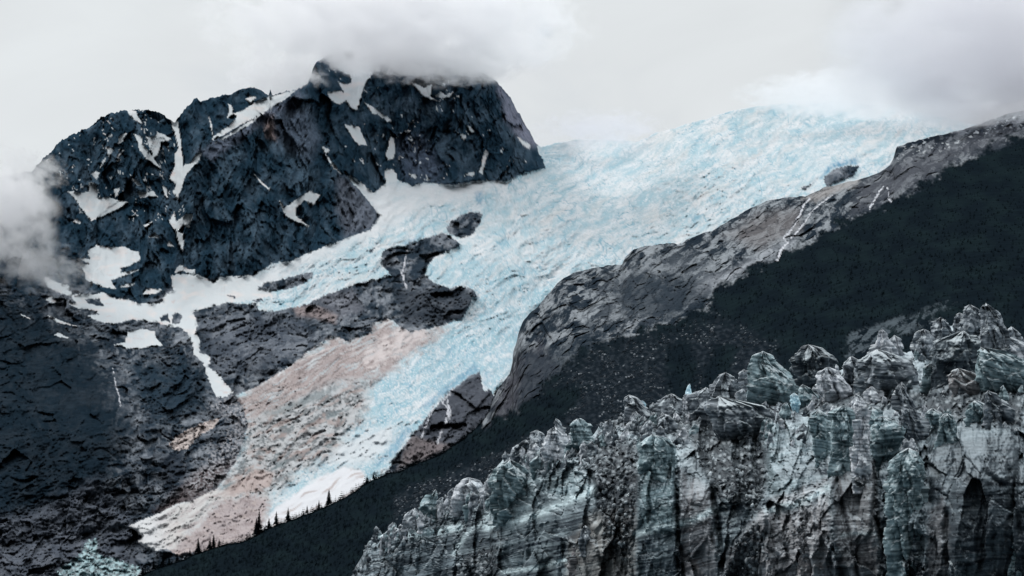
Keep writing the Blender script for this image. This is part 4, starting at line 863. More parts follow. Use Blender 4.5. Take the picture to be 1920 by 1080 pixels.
# top light painted pale over the weathered ice of the broken upper edge
lit_crust = ss(22, 4, V - top3[None]) * .4 * ss(-.2, .3, fbm(U / 12, V / 8, 3, 363))
cc = lerp(cc, c3(140, 145, 150, G_C), lit_crust)
upc = upness(P)  # upward faces get painted top light along with their pale weathering
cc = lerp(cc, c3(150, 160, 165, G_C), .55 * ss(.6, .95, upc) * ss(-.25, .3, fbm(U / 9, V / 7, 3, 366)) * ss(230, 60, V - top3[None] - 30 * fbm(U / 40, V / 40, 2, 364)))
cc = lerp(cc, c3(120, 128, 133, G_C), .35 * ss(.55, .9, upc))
cc = lerp(cc, c3(24, 29, 34, G_C), rub * .7)
cc = lerp(cc, c3(112, 118, 122, G_C), rub * .6 * (_V[rid] > .35) * ss(.55, .3, r1))
cc = lerp(cc, c3(30, 32, 36, G_C), rub * .4 * (_V[rid] < -.2))
back = []
for q_ in range(1, 9):
    q = P[0].copy(); q[:, 1] += 7 * q_; q[:, 2] -= 1.2 * q_ * q_; back.insert(0, q)
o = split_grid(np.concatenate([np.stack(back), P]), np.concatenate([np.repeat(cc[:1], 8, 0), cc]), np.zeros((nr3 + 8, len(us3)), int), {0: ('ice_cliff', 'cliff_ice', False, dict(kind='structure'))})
# height of the finished cliff surface at any picture direction, to stand the ice towers on it
def h_at(u, v):
    i = int(np.clip(np.searchsorted(us3, u), 0, len(us3) - 1)); col_ = V[:, i]
    j = int(np.clip(np.searchsorted(col_, v), 0, nr3 - 1)); return h[j, i]

GREY = ((44, 51, 58), (118, 124, 130)); TEAL = ((50, 65, 70), (124, 140, 145)); PALE = ((92, 97, 103), (170, 173, 178)); DARK = ((30, 37, 44), (78, 86, 92)); BRN = ((62, 62, 65), (124, 121, 122)); BLUE = ((130, 160, 172), (178, 200, 208))
SER = [ # profile (v, left, right), palette, push towards the viewer, label
 ([(620, 1790, 1822), (640, 1752, 1830), (665, 1746, 1836), (700, 1744, 1834), (720, 1746, 1834)], DARK, 8, 'broad dark wall of ice under the tallest spires at the upper right'),
 ([(568, 1846, 1851), (578, 1844, 1862), (592, 1843, 1878), (606, 1841, 1886), (625, 1838, 1892), (655, 1834, 1900), (690, 1834, 1900)], GREY, 10, 'tallest pointed grey ice spire at the upper right'),
 ([(571, 1812, 1824), (578, 1808, 1832), (592, 1808, 1842), (608, 1806, 1846), (630, 1804, 1848)], GREY, 16, 'round-headed grey ice tower just left of the tallest spire'),
 ([(586, 1794, 1804), (592, 1789, 1809), (604, 1787, 1812), (622, 1784, 1816)], GREY, 22, 'small round ice knob left of the round-headed tower'),
 ([(594, 1761, 1767), (602, 1754, 1775), (614, 1752, 1784), (635, 1750, 1794), (665, 1748, 1796)], GREY, 14, 'pointed ice tower with a folded tip, above the dark wall of ice'),
 ([(617, 1720, 1744), (623, 1711, 1750), (640, 1707, 1752), (655, 1710, 1752), (675, 1716, 1750)], GREY, 10, 'rounded pinkish-grey ice boulder left of the dark wall'),
 ([(628, 1862, 1880), (636, 1855, 1905), (650, 1852, 1925), (668, 1850, 1935), (690, 1850, 1935)], PALE, 16, 'pale ridged ice hump at the right edge below the tallest spire'),
 ([(650, 1834, 1842), (656, 1832, 1872), (668, 1830, 1900), (690, 1830, 1930), (715, 1832, 1935), (735, 1836, 1935)], TEAL, 26, 'wide teal ice block at the right edge'),
 ([(612, 1893, 1899), (622, 1892, 1910), (640, 1888, 1918)], GREY, 6, 'small ice tooth behind the pale hump at the right edge'),
 ([(616, 1651, 1656), (626, 1646, 1662), (640, 1641, 1670), (654, 1636, 1676), (680, 1630, 1682)], PALE, 6, 'sharp pale pyramid of ice standing against the dark hillside'),
 ([(628, 1674, 1680), (638, 1669, 1685), (652, 1665, 1690), (668, 1660, 1696)], PALE, 12, 'small pointed ice peak leaning on the sharp pale pyramid'),
 ([(655, 1630, 1660), (664, 1618, 1690), (680, 1610, 1708), (702, 1608, 1715), (725, 1606, 1716), (745, 1610, 1712)], GREY, 12, 'striated grey ice mound below the sharp pale pyramid'),
 ([(688, 1538, 1566), (694, 1534, 1572), (708, 1532, 1582), (722, 1533, 1594), (735, 1537, 1600), (750, 1544, 1600)], PALE, 26, 'pinkish-white ice block with a sloping right shoulder'),
 ([(668, 1588, 1606), (676, 1584, 1614), (690, 1582, 1624), (706, 1584, 1632), (728, 1586, 1636)], GREY, 12, 'cluster of pointed grey ice lumps right of the pinkish-white block'),
 ([(682, 1737, 1750), (690, 1735, 1757), (702, 1734, 1764), (712, 1733, 1772), (724, 1732, 1778)], TEAL, 34, 'smooth teal ice cone below the dark wall of ice'),
 ([(690, 1788, 1804), (697, 1784, 1820), (708, 1783, 1834), (722, 1783, 1848), (740, 1785, 1856)], BRN, 34, 'dark striped ice block with a bright left corner'),
 ([(720, 1684, 1690), (730, 1683, 1696), (744, 1682, 1704), (760, 1681, 1713), (780, 1680, 1724), (798, 1679, 1734), (820, 1680, 1736), (840, 1684, 1732)], GREY, 30, 'tall striped ice cone with a thin tip in the middle of the right-hand cliff'),
 ([(724, 1624, 1646), (730, 1618, 1654), (740, 1618, 1656), (755, 1622, 1656)], PALE, 30, 'ice boulder with a pale cap left of the tall striped cone'),
 ([(738, 1598, 1610), (744, 1595, 1616), (756, 1595, 1620), (768, 1598, 1620)], PALE, 32, 'small lumpy white ice knob at the head of the striped column'),
 ([(750, 1822, 1832), (758, 1818, 1846), (768, 1815, 1862), (780, 1814, 1866), (794, 1818, 1864)], TEAL, 40, 'teal wedge of ice with a bright edge on the right-hand cliff top'),
 ([(732, 1849, 1856), (742, 1848, 1866), (756, 1846, 1884), (770, 1846, 1896), (788, 1848, 1900)], GREY, 34, 'ragged ice tower right of the bright-edged teal wedge'),
 ([(765, 1742, 1756), (772, 1737, 1762), (784, 1735, 1766), (798, 1736, 1766)], TEAL, 40, 'rounded teal ice hump just right of the tall striped cone'),
 ([(774, 1768, 1782), (780, 1764, 1787), (792, 1762, 1791), (808, 1760, 1793), (830, 1756, 1796)], TEAL, 50, 'thumb-shaped ice tower with a pale left rim'),
 ([(760, 1570, 1592), (768, 1564, 1600), (786, 1562, 1606), (806, 1560, 1606), (826, 1560, 1604), (850, 1558, 1606), (890, 1552, 1610)], TEAL, 58, 'dark green round-topped ice column in the middle of the cliff'),
 ([(768, 1528, 1542), (778, 1523, 1550), (794, 1521, 1554), (812, 1522, 1557), (836, 1526, 1560), (862, 1528, 1564)], TEAL, 46, 'teal round-headed ice column left of the dark green one'),
 ([(745, 1604, 1616), (760, 1603, 1624), (790, 1604, 1628), (830, 1604, 1630), (870, 1600, 1632), (900, 1598, 1634)], PALE, 60, 'narrow banded pale ice column beside the dark green one'),
 ([(762, 1630, 1640), (770, 1624, 1650), (784, 1622, 1660), (800, 1624, 1664)], TEAL, 52, 'stepped ice lump on top of the big teal boulder'),
 ([(780, 1640, 1668), (788, 1632, 1678), (804, 1627, 1686), (822, 1628, 1690), (838, 1632, 1688), (852, 1638, 1680), (868, 1644, 1668)], TEAL, 66, 'big bulging teal ice boulder overhanging the dark crack'),
 ([(822, 1693, 1702), (828, 1692, 1704), (840, 1691, 1704), (856, 1688, 1706)], PALE, 40, 'left one of two pale ice fingers crowning the smooth teal pillar'),
 ([(821, 1705, 1714), (828, 1705, 1716), (840, 1704, 1717), (856, 1702, 1720)], PALE, 40, 'right one of two pale ice fingers crowning the smooth teal pillar'),
 ([(840, 1690, 1718), (852, 1682, 1722), (866, 1670, 1730), (884, 1663, 1735), (910, 1662, 1736), (950, 1660, 1736), (1000, 1662, 1738), (1060, 1662, 1742), (1130, 1662, 1748)], TEAL, 30, 'smooth teal ice pillar in the middle of the right-hand cliff'),
 ([(658, 1427, 1435), (668, 1420, 1443), (682, 1412, 1456), (696, 1407, 1474), (712, 1405, 1486), (735, 1404, 1492), (760, 1406, 1490)], TEAL, 10, 'large teal-grey ice pyramid on the crest, left of the centre of the cliff'),
 ([(646, 1494, 1536), (652, 1487, 1552), (664, 1484, 1560), (690, 1484, 1566), (715, 1488, 1568), (735, 1492, 1566)], DARK, 4, 'dark flat-topped ice block on the crest right of the large teal-grey pyramid'),
 ([(698, 1355, 1368), (706, 1345, 1374), (718, 1338, 1382), (732, 1333, 1388), (748, 1330, 1394), (770, 1326, 1398)], GREY, 14, 'grey rounded ice peak left of the large teal-grey pyramid'),
 ([(692, 1390, 1401), (700, 1386, 1406), (716, 1384, 1408), (735, 1386, 1410)], GREY, 18, 'narrow ice column squeezed between the grey peak and the large pyramid'),
 ([(719, 1292, 1295), (726, 1288, 1295), (734, 1286, 1295), (742, 1285, 1297)], BLUE, 8, 'tiny bright blue-white ice fin against the dark hillside'),
 ([(726, 1318, 1330), (734, 1304, 1331), (748, 1292, 1332), (765, 1288, 1332), (782, 1290, 1330)], GREY, 12, 'tilted dark ice slab right of the tiny bright fin'),
 ([(740, 1173, 1186), (747, 1172, 1192), (758, 1172, 1201), (770, 1172, 1209), (783, 1171, 1217), (800, 1172, 1222)], GREY, 12, 'striped ice slab with an upright left edge at the left of the crest'),
 ([(750, 1200, 1207), (755, 1198, 1210), (762, 1200, 1211), (770, 1200, 1211)], BLUE, 16, 'tiny pale ice ball beside the striped slab'),
 ([(738, 1250, 1266), (744, 1246, 1272), (756, 1236, 1286), (770, 1222, 1294), (785, 1214, 1298)], GREY, 12, 'low stepped ice block between the striped slab and the tilted slab'),
 ([(736, 1486, 1492), (742, 1482, 1497), (752, 1481, 1499), (762, 1483, 1499), (772, 1486, 1498)], BLUE, 34, 'small pale blue egg of ice in front of the large pyramid'),
 ([(771, 1458, 1468), (776, 1455, 1471), (784, 1454, 1472), (794, 1456, 1472)], PALE, 36, 'small pale ice knob below the pale blue egg'),
 ([(720, 1500, 1508), (730, 1498, 1520), (742, 1498, 1534), (758, 1500, 1540)], TEAL, 28, 'slanted teal ice wedge left of the pinkish-white block'),
 ([(742, 1340, 1352), (750, 1326, 1400), (762, 1324, 1440), (780, 1330, 1452), (800, 1336, 1452), (822, 1350, 1440)], GREY, 26, 'broad striated ice shelf below the grey rounded peak'),
 ([(776, 1241, 1252), (784, 1236, 1262), (796, 1234, 1266), (812, 1232, 1268)], GREY, 30, 'mushroom-shaped ice knob on top of the fissured pillar'),
 ([(814, 1210, 1238), (822, 1200, 1262), (840, 1197, 1268), (870, 1197, 1268), (900, 1198, 1268)], TEAL, 44, 'rounded head of the fissured ice pillar at the left of the cliff'),
 ([(784, 1076, 1098), (790, 1073, 1102), (804, 1072, 1106), (820, 1072, 1111), (840, 1070, 1118)], TEAL, 22, 'square pale-topped ice block on the left part of the crest'),
 ([(800, 1036, 1046), (806, 1031, 1051), (818, 1025, 1058), (832, 1020, 1064), (850, 1018, 1070), (872, 1020, 1070)], PALE, 30, 'pale pointed ice dome left of the square block'),
 ([(784, 1041, 1044), (792, 1040, 1050), (802, 1038, 1056), (812, 1038, 1058)], GREY, 12, 'tiny ice pyramid peeping out behind the pale dome'),
 ([(806, 1000, 1012), (812, 994, 1018), (824, 992, 1020), (842, 992, 1022)], GREY, 22, 'rounded ice boulder left of the pale dome'),
 ([(824, 980, 990), (832, 974, 995), (846, 966, 998), (862, 962, 998)], DARK, 20, 'dark crumbling ice lump at the left shoulder of the cliff'),
 ([(833, 964, 978), (840, 961, 984), (852, 961, 990), (866, 962, 992)], GREY, 16, 'small squarish ice lump on the left shoulder of the cliff'),
 ([(917, 815, 818), (924, 810, 818), (934, 800, 818), (944, 792, 818), (956, 787, 816), (975, 785, 816)], TEAL, 12, 'flame-shaped ice fin at the low left end of the cliff'),
 ([(919, 841, 846), (926, 838, 849), (934, 836, 851), (950, 830, 856)], PALE, 12, 'small pointed ice stub right of the flame-shaped fin'),
 ([(895, 868, 889), (901, 862, 896), (912, 859, 903), (926, 856, 908), (944, 853, 910)], PALE, 14, 'creased trapezoid ice block right of the small pointed stub'),
 ([(903, 906, 918), (910, 902, 921), (922, 899, 926), (940, 898, 928)], PALE, 16, 'crumbly pale ice lump beside the creased trapezoid block'),
 ([(920, 880, 886), (930, 876, 890), (942, 874, 893), (956, 872, 896)], TEAL, 24, 'little teal ice tooth in front of the creased trapezoid block'),
 ([(862, 945, 968), (872, 934, 984), (890, 924, 995), (912, 920, 1002), (935, 920, 1006), (960, 922, 1004)], TEAL, 30, 'teal corner tower of the big left buttress'),
 ([(855, 1000, 1018), (866, 994, 1016), (884, 996, 1010), (900, 1000, 1006)], TEAL, 44, 'narrow pale ice blade leaning against the corner tower'),
 ([(985, 1093, 1103), (992, 1089, 1107), (1004, 1087, 1110), (1018, 1086, 1112)], GREY, 40, 'small upright ice knob standing on the rubble mound'),
 ([(1012, 1094, 1108), (1020, 1080, 1124), (1036, 1072, 1140), (1060, 1068, 1152), (1120, 1066, 1160)], BRN, 46, 'gritty brown rubble-covered ice mound at the bottom of the cliff'),
 ([(988, 1518, 1538), (994, 1508, 1550), (1008, 1503, 1558), (1024, 1502, 1560), (1050, 1500, 1562), (1100, 1498, 1566)], BRN, 76, 'round brown ice dome at the bottom of the cliff'),
 ([(1003, 1912, 1915), (1014, 1908, 1917), (1034, 1900, 1918), (1056, 1893, 1918), (1090, 1886, 1920)], TEAL, 46, 'thin pale teal ice fin at the bottom right corner'),
 ([(968, 1799, 1808), (980, 1792, 1816), (1000, 1786, 1822), (1040, 1782, 1826), (1110, 1780, 1830)], DARK, 56, 'dark narrow ice buttress near the bottom right'),
]
def serac_mesh(k, prof, pal, push, fine=1.5):
    pr = np.array(prof, float)
    v0, v1 = pr[0, 0], pr[-1, 0]
    ext = 26; hh = v1 - v0 + ext
    M_ = int(np.clip(hh / fine, 12, 170)); wmax = (pr[:, 2] - pr[:, 1]).max()
    Nn = int(np.clip(wmax * 2.8 / fine, 14, 120))
    tt = np.linspace(0, 1, M_) ** 1.15
    v = v0 + tt * hh
    uL = np.interp(v, pr[:, 0], pr[:, 1]); uR = np.interp(v, pr[:, 0], pr[:, 2])
    # ragged outline
    uL = uL + 1.5 * fbm(v / 9, v * 0 + k * 3.1, 3, 400) * min(1, wmax / 25); uR = uR + 1.5 * fbm(v / 9, v * 0 + k * 5.7, 3, 401) * min(1, wmax / 25)
    cx = (uL + uR) / 2; a = np.maximum((uR - uL) / 2, .6)
    rnd = np.sqrt(np.clip((v - v0) / (a[min(3, M_ - 1)] * 1.0 + 1.5), 0, 1)); a = a * np.maximum(rnd, .06)
    thk = .95
    th = np.linspace(0, 2 * np.pi, Nn, endpoint=False)[None]
    rs = np.random.RandomState(900 + k)
    # cross-section: soft polygon whose corners twist with height
    nf = rs.randint(4, 7); ph = rs.rand() * 6.28; tw = (rs.rand() - .5) * 1.2
    phv = (ph + tw * (v - v0) / max(hh, 1))[:, None]
    fa = ((th - phv) * nf / (2 * np.pi)) % 1 - .5
    poly = np.cos(np.pi / nf) / np.cos(fa * 2 * np.pi / nf)
    rr = 1 + (poly / np.cos(np.pi / nf) - 1) * 0 + (poly - 1) * .9
    rr = rr / rr.max(axis=1, keepdims=True)
    X = a[:, None] * rr * np.cos(th); D = a[:, None] * rr * np.sin(th) * thk
    # keep the traced width
    mx = X.max(1, keepdims=True); mn = X.min(1, keepdims=True)
    X = (X - (mx + mn) / 2) / np.maximum((mx - mn) / 2, 1e-6) * a[:, None]
    Vv = np.repeat(v[:, None], Nn, 1)
    nx_, nd_ = np.cos(th) + 0 * X, np.sin(th) + 0 * X
    z1 = k * 11.3
    sc1 = min(1.0, wmax / 30)
    ux = th * a.mean() * .9 + z1 * 7
    fs = np.clip(wmax / 2.6, 7, 22)
    n = 3.0 * sc1 * vn3((X + z1) / 9, Vv / 11, D / 9, 12) + facets(ux, Vv / 1.9, fs, k & 31, .75, .3) + facets(ux + .2 * Vv, Vv / 2.2, fs * .45, (k + 9) & 31, .6, .3) + facets(ux, Vv / 1.5, max(fs * .2, 3), (k + 3) & 31, .5, .25) * .8 + 1.0 * vn3((X + z1) / 3, Vv / 3, D / 3, 3)
    sl = Vv + X * rs.uniform(-.25, .1) + 3 * vn3(X / 22 + z1, Vv / 30, D / 22, 4)
    band = vn3(sl / 3.2 + z1, X / 60, D / 60, 5) * .6 + vn3(sl / 1.5, X / 40 + z1, D / 40, 6) * .4
    n = n + .5 * sc1 * band
    n = n * np.minimum(1, (v - v0)[:, None] / max(6, .12 * (v1 - v0)) + .25) * np.minimum(1, a[:, None] / 6)
    X = X + nx_ * n * .45; D = D + nd_ * n
    # groove or two down the side facing the water
    for g in range(rs.randint(1, 4)):
        g0 = rs.uniform(-.75, .75); dd = (X / np.maximum(a[:, None], 1) - g0 - .15 * vn3(Vv / 14, z1 + g + 0 * Vv, 0 * Vv, 7))
        D = D - np.exp(-(dd * wmax / 5.) ** 2) * (D > 0) * min(5, wmax * .1)
    sink = ss(.45, 1, tt)[:, None] * 1.5
    D = D - sink * a.max() * .55
    uu = cx[:, None] + X
    uc = float(cx[len(cx) // 2]); vb = v1
    uc_ = float(np.interp(v1, pr[:, 0], (pr[:, 1] + pr[:, 2]) / 2))
    Yb = float(fY_c(np.array([uc_]), np.array([min(v1, 1150.)]))[0])
    hb_ = h_at(uc_, v1)
    big_r = a[:].max() * thk
    # the tower stands upright on the cliff: its axis keeps one distance from the camera
    Pk = place(uu, Vv, Yb * (1 - (hb_ + push * .12 - big_r * .5 + D) / F))
    lo, hi = c3(*pal[0], 2.1), c3(*pal[1], 2.1)
    kk = ss(-.55, .55, band * .9 + .45 * vn3((X + z1) / 9, Vv / 9, D / 9, 8))
    colr = lo + (hi - lo) * kk[..., None]
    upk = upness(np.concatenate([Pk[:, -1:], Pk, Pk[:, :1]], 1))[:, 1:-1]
    colr = colr + (c3(160, 168, 172, 1.7) - colr) * (.7 * ss(.4, .85, upk))[..., None]  # top light painted into upward faces and tips, with pale weathering
    lit_crust = ss(10, 0, Vv - v0) * (.35 + .5 * ss(-.3, .4, vn3((X + z1) / 6, Vv / 5, D / 6, 9)))
    colr = colr * (1 - lit_crust[..., None]) + c3(158, 162, 166, 1.7) * lit_crust[..., None]
    nv = M_ * Nn; idx = np.arange(nv).reshape(M_, Nn); nx2 = np.roll(idx, -1, 1)
    quads = np.stack([idx[:-1], idx[1:], nx2[1:], nx2[:-1]], -1).reshape(-1, 4)
    co = Pk.reshape(-1, 3); topc = co[:Nn].mean(0); botc = co[-Nn:].mean(0)
    co = np.vstack([co, topc, botc]); cl = np.vstack([colr.reshape(-1, 3), colr[0].mean(0), colr[-1].mean(0)])
    tr = np.concatenate([np.stack([np.full(Nn, nv), idx[0], nx2[0]], -1), np.stack([np.full(Nn, nv + 1), nx2[-1], idx[-1]], -1)])
    return co, quads, cl, tr
def serac(k, prof, pal, push, label):
    co, quads, cl, tr = serac_mesh(k, prof, pal, push)
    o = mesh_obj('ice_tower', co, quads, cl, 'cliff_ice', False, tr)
    tag(o, label, 'ice tower', 'ice towers along the cliff')
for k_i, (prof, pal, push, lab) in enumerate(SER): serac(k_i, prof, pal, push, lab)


# the crowd of small broken ice blades between the named towers
rs = np.random.RandomState(77); acc = [[], [], [], []]; off = 0
for q in range(330):
    uc = rs.uniform(700, 1925)
    tp = float(np.interp(uc, us3, top3)); dp = float(np.interp(uc, [640, 900, 1000, 1200, 1350, 1500, 1750, 1920], [8, 14, 22, 46, 70, 110, 170, 180]))
    vb = tp + rs.uniform(.0, 1.0) * dp + 6; wd_ = rs.uniform(7, 17) * (1.35 if rs.rand() < .2 else 1); ht = wd_ * rs.uniform(.9, 1.9); ln = rs.uniform(-.35, .35) * wd_
    pt = rs.uniform(.1, .6)
    pf = [(vb - ht, uc + ln - wd_ * .5 * pt, uc + ln + wd_ * .5 * pt), (vb - ht * .7, uc + ln * .6 - wd_ * .36, uc + ln * .6 + wd_ * .36), (vb - ht * .35, uc + ln * .2 - wd_ * .48, uc + ln * .2 + wd_ * .48), (vb, uc - wd_ * .55, uc + wd_ * .55)]
    pal = (GREY, PALE, TEAL, GREY, DARK, PALE)[rs.randint(6)]
    co, qd, cl, tr = serac_mesh(1000 + q, pf, pal, 10, 2.2)
    acc[0].append(co); acc[1].append(qd + off); acc[2].append(cl); acc[3].append(tr + off); off += len(co)
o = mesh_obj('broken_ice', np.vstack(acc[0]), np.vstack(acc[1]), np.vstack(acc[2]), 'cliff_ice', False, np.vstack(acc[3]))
tag(o, label='jagged broken ice blades crowding the cliff top between the larger towers', cat='broken ice', kind='stuff')

# loose ice blocks lying on the cliff top and in its hollows
def rock_field(name, pts, sizes, Pfun, colors, material, seed, tags):
    rs = np.random.RandomState(seed)
    ico = np.array([(0, 0, 1), (.9, 0, .4), (.28, .85, .4), (-.72, .53, .4), (-.72, -.53, .4), (.28, -.85, .4), (.72, .53, -.4), (-.28, .85, -.4), (-.9, 0, -.4), (-.28, -.85, -.4), (.72, -.53, -.4), (0, 0, -1)])
    T = np.array([(0, 1, 2), (0, 2, 3), (0, 3, 4), (0, 4, 5), (0, 5, 1), (1, 6, 2), (2, 7, 3), (3, 8, 4), (4, 9, 5), (5, 10, 1), (6, 7, 2), (7, 8, 3), (8, 9, 4), (9, 10, 5), (10, 6, 1), (6, 11, 7), (7, 11, 8), (8, 11, 9), (9, 11, 10), (10, 11, 6)])
    n = len(pts); base = Pfun
    s = sizes[:, None, None] * (.6 + .8 * rs.rand(n, 1, 3)); j = 1 + .35 * (rs.rand(n, 12, 1) - .5) * 2
    an = rs.rand(n) * 6.28; ca, sa = np.cos(an), np.sin(an)
    v = ico[None] * s * j * (np.array([1, 1, 1.7]) if seed == 15 else 1)
    v = np.stack([v[..., 0] * ca[:, None] - v[..., 1] * sa[:, None], v[..., 0] * sa[:, None] + v[..., 1] * ca[:, None], v[..., 2]], -1) + base[:, None]
    tr = (T[None] + 12 * np.arange(n)[:, None, None]).reshape(-1, 3)
    o = mesh_obj(name, v.reshape(-1, 3), None, np.repeat(colors, 12, 0), material, False, tr)
    tag(o, **tags); return o
rs = np.random.RandomState(55)
def scatter_on(Pg, Ug, Vg, mask, n):
    ok = np.argwhere(mask); s = ok[rs.randint(0, len(ok), n)]; return Pg[s[:, 0], s[:, 1]], s
near_top = (V - top3[None] < 60) & (V - top3[None] > 0)
mk = (rub > .5) | (near_top & (fbm(U / 30, V / 14, 2, 370) > .05))
pp, s_ = scatter_on(P, U, V, mk, 3400)
sz = (.10 + .6 * rs.rand(len(pp)) ** 5) * (pp[:, 1] / 450)
g = rs.rand(len(pp))[:, None]; cb = c3(40, 46, 52, 1.7) * (1 - g ** 2) + c3(150, 158, 163, 1.6) * g ** 2
rock_field('ice_rubble', pp, sz, pp, cb, 'cliff_ice', 5, dict(label='crushed grey ice rubble strewn over the top and hollows of the ice cliff', cat='ice rubble', kind='stuff'))
U_r_ok = (own_r == 1)
pp, s_ = scatter_on(P_r, U_r, V_r, U_r_ok & (fbm(U_r / 40, V_r / 50, 3, 371) > -.05), 6500)
sz = (.22 + 1.1 * rs.rand(len(pp)) ** 5) * (pp[:, 1] / 1400)
g = rs.rand(len(pp))[:, None]; cb = c3(32, 38, 44, 1.3) * (1 - g ** 5) + c3(124, 130, 136, 1.2) * g ** 5
rock_field('boulders', pp, sz, pp, cb, 'outcrop_rock', 6, dict(label='small grey boulders strewn over the dark gravel slope behind the ice cliff', cat='boulders', kind='stuff'))

# ------------------------------------------------------------------ conifers
def conifer_arrays(hgt, rs, nl=13, seg=9):
    """a trunk and a crown of drooping ragged branch whorls"""
    vs, tr = [], []
    for l in range(nl):
        f = l / (nl - 1); z = hgt * (.10 + .86 * f); r = hgt * .27 * (1 - f) ** .85 + hgt * .012
        r *= rs.uniform(.8, 1.15)
        for s in range(seg):
            a0 = 6.283 * (s + rs.rand() * .7) / seg; rr = r * rs.uniform(.55, 1.2); wd = .36
            b = len(vs)
            vs += [(0, 0, z + hgt * .055), (rr * math.cos(a0 - wd) * .7, rr * math.sin(a0 - wd) * .7, z - rr * .22), (rr * math.cos(a0), rr * math.sin(a0), z - rr * .5), (rr * math.cos(a0 + wd) * .7, rr * math.sin(a0 + wd) * .7, z - rr * .22), (0, 0, z - hgt * .02)]
            tr += [(b, b + 1, b + 2), (b, b + 2, b + 3), (b + 4, b + 2, b + 1), (b + 4, b + 3, b + 2)]
    b = len(vs); vs += [(0, 0, hgt * 1.03), (hgt * .02, 0, hgt * .9), (-hgt * .01, hgt * .017, hgt * .9), (-hgt * .01, -hgt * .017, hgt * .9)]
    tr += [(b, b + 1, b + 2), (b, b + 2, b + 3), (b, b + 3, b + 1)]
    return np.array(vs), np.array(tr)
def trunk_arrays(hgt, seg=7):
    zs = [-.08, .0, .3, .7, .98]; r = [.024, .02, .015, .008, .002]
    vs = [(hgt * r[i] * math.cos(6.283 * s / seg), hgt * r[i] * math.sin(6.283 * s / seg), hgt * zs[i]) for i in range(5) for s in range(seg)]
    q = [(i * seg + s, i * seg + (s + 1) % seg, (i + 1) * seg + (s + 1) % seg, (i + 1) * seg + s) for i in range(4) for s in range(seg)]
    return np.array(vs), np.array(q)
def crest_pt(u):
    i = int(np.clip(np.searchsorted(us2, u), 0, len(us2) - 1)); return P_r[0, i], top_r[i]
TREES = [(486, 968, 'tallest dark conifer on the wooded crest, in front of the brown ice'), (481, 980, 'conifer half merged with the left side of the tallest one'), (518, 967, 'slender conifer between the tallest conifer and a twin-topped pair'),
         (540, 960, 'pointed conifer left of the bare white snow slope'), (616, 926, 'lone conifer standing against the white lower end of the glacier'), (372, 1017, 'small conifer before the pale glacier toe, leftmost of a row of four'),
         (394, 1015, 'small conifer second from the left in the row before the glacier toe'), (401, 1010, 'small conifer third from the left in the row before the glacier toe'), (410, 1018, 'small conifer at the right end of the row before the glacier toe'),
         (356, 1035, 'low conifer left of the row of four'), (332, 1045, 'low conifer further down the crest'), (305, 1048, 'thin conifer near the bottom of the crest'), (288, 1055, 'squat conifer close to the bottom edge'), (268, 1068, 'lowest conifer on the crest by the bottom edge'),
         (318, 1050, 'tiny conifer between two low ones near the bottom edge'), (575, 955, 'bushy low conifer on the middle of the wooded crest'), (598, 945, 'low conifer left of the lone one'), (505, 978, 'stunted conifer right of the tallest one'),
         (688, 898, 'stunted conifer where the crest meets the blue ice'), (700, 893, 'low conifer right of the stunted one by the blue ice')]
for k, (u, vt, lab) in enumerate(TREES):
    p, tv = crest_pt(u); p = p.copy(); p[1] -= 4
    hg = max(5.5, (tv - vt + 5) * p[1] / F * 1.15)
    rs = np.random.RandomState(70 + k)
    root = bpy.data.objects.new('conifer', None); C.objects.link(root); root.location = p; root.rotation_euler = (0, 0, rs.rand() * 6)
    tag(root, lab, 'tree', 'conifers on the wooded crest')
    va, ta = conifer_arrays(hg, rs, 14, 9)
    o = mesh_obj('crown', va, None, np.tile(c3(14, 22, 27, .9), (len(va), 1)), 'needle_green', False, ta); o.parent = root
    va, qa = trunk_arrays(hg)
    o = mesh_obj('trunk', va, qa, np.tile(c3(52, 44, 40, 1), (len(va), 1)), 'bark', True); o.parent = root
# the closed forest and scrub: one mass nobody could count
rs = np.random.RandomState(9)
mk = (own_r == 2)
ok = np.argwhere(mk[2:]); ok[:, 0] += 2
sel = ok[rs.randint(0, len(ok), 15000)]
cre = [(r_, i) for i in range(60, int(np.searchsorted(us2, 945))) for r_ in (1, 4) if rs.rand() < .75]
sel = np.vstack([sel, np.array(cre)])
base = P_r[sel[:, 0], sel[:, 1]]
protos = [conifer_arrays(1.0, np.random.RandomState(200 + i), 5, 5) for i in range(6)]
vs, ts, cs_ = [], [], []; off = 0
for k, p in enumerate(base):
    va, ta = protos[k % 6]
    s = rs.uniform(1.5, 3.4) * (rs.uniform(.5, 2.1) if k >= 15000 else 1) * min(1.4, p[1] / 1700 + .2)
    wd = rs.uniform(1.2, 2.0)
    vs.append(va * (s * wd, s * wd, s) + p - (0, 0, .3)); ts.append(ta + off); off += len(va)
    cs_.append(np.tile(c3(*((16, 25, 31), (18, 27, 32), (20, 30, 33))[k % 3], 1.05), (len(va), 1)))
o = mesh_obj('forest', np.vstack(vs), None, np.vstack(cs_), 'needle_green', False, np.vstack(ts))
tag(o, 'dense dark green scrub and conifers covering the hillside between the ridge and the ice cliff', 'forest', kind='stuff')
# the sea in front of the ice cliff, far below the picture
vs = np.array([(-30000, -3000, 0), (30000, -3000, 0), (30000, 30000, 0), (-30000, 30000, 0)], float)
o = mesh_obj('water', vs, np.array([[0, 1, 2, 3]]), np.tile(c3(70, 84, 92), (4, 1)), 'water'); tag(o, kind='structure')

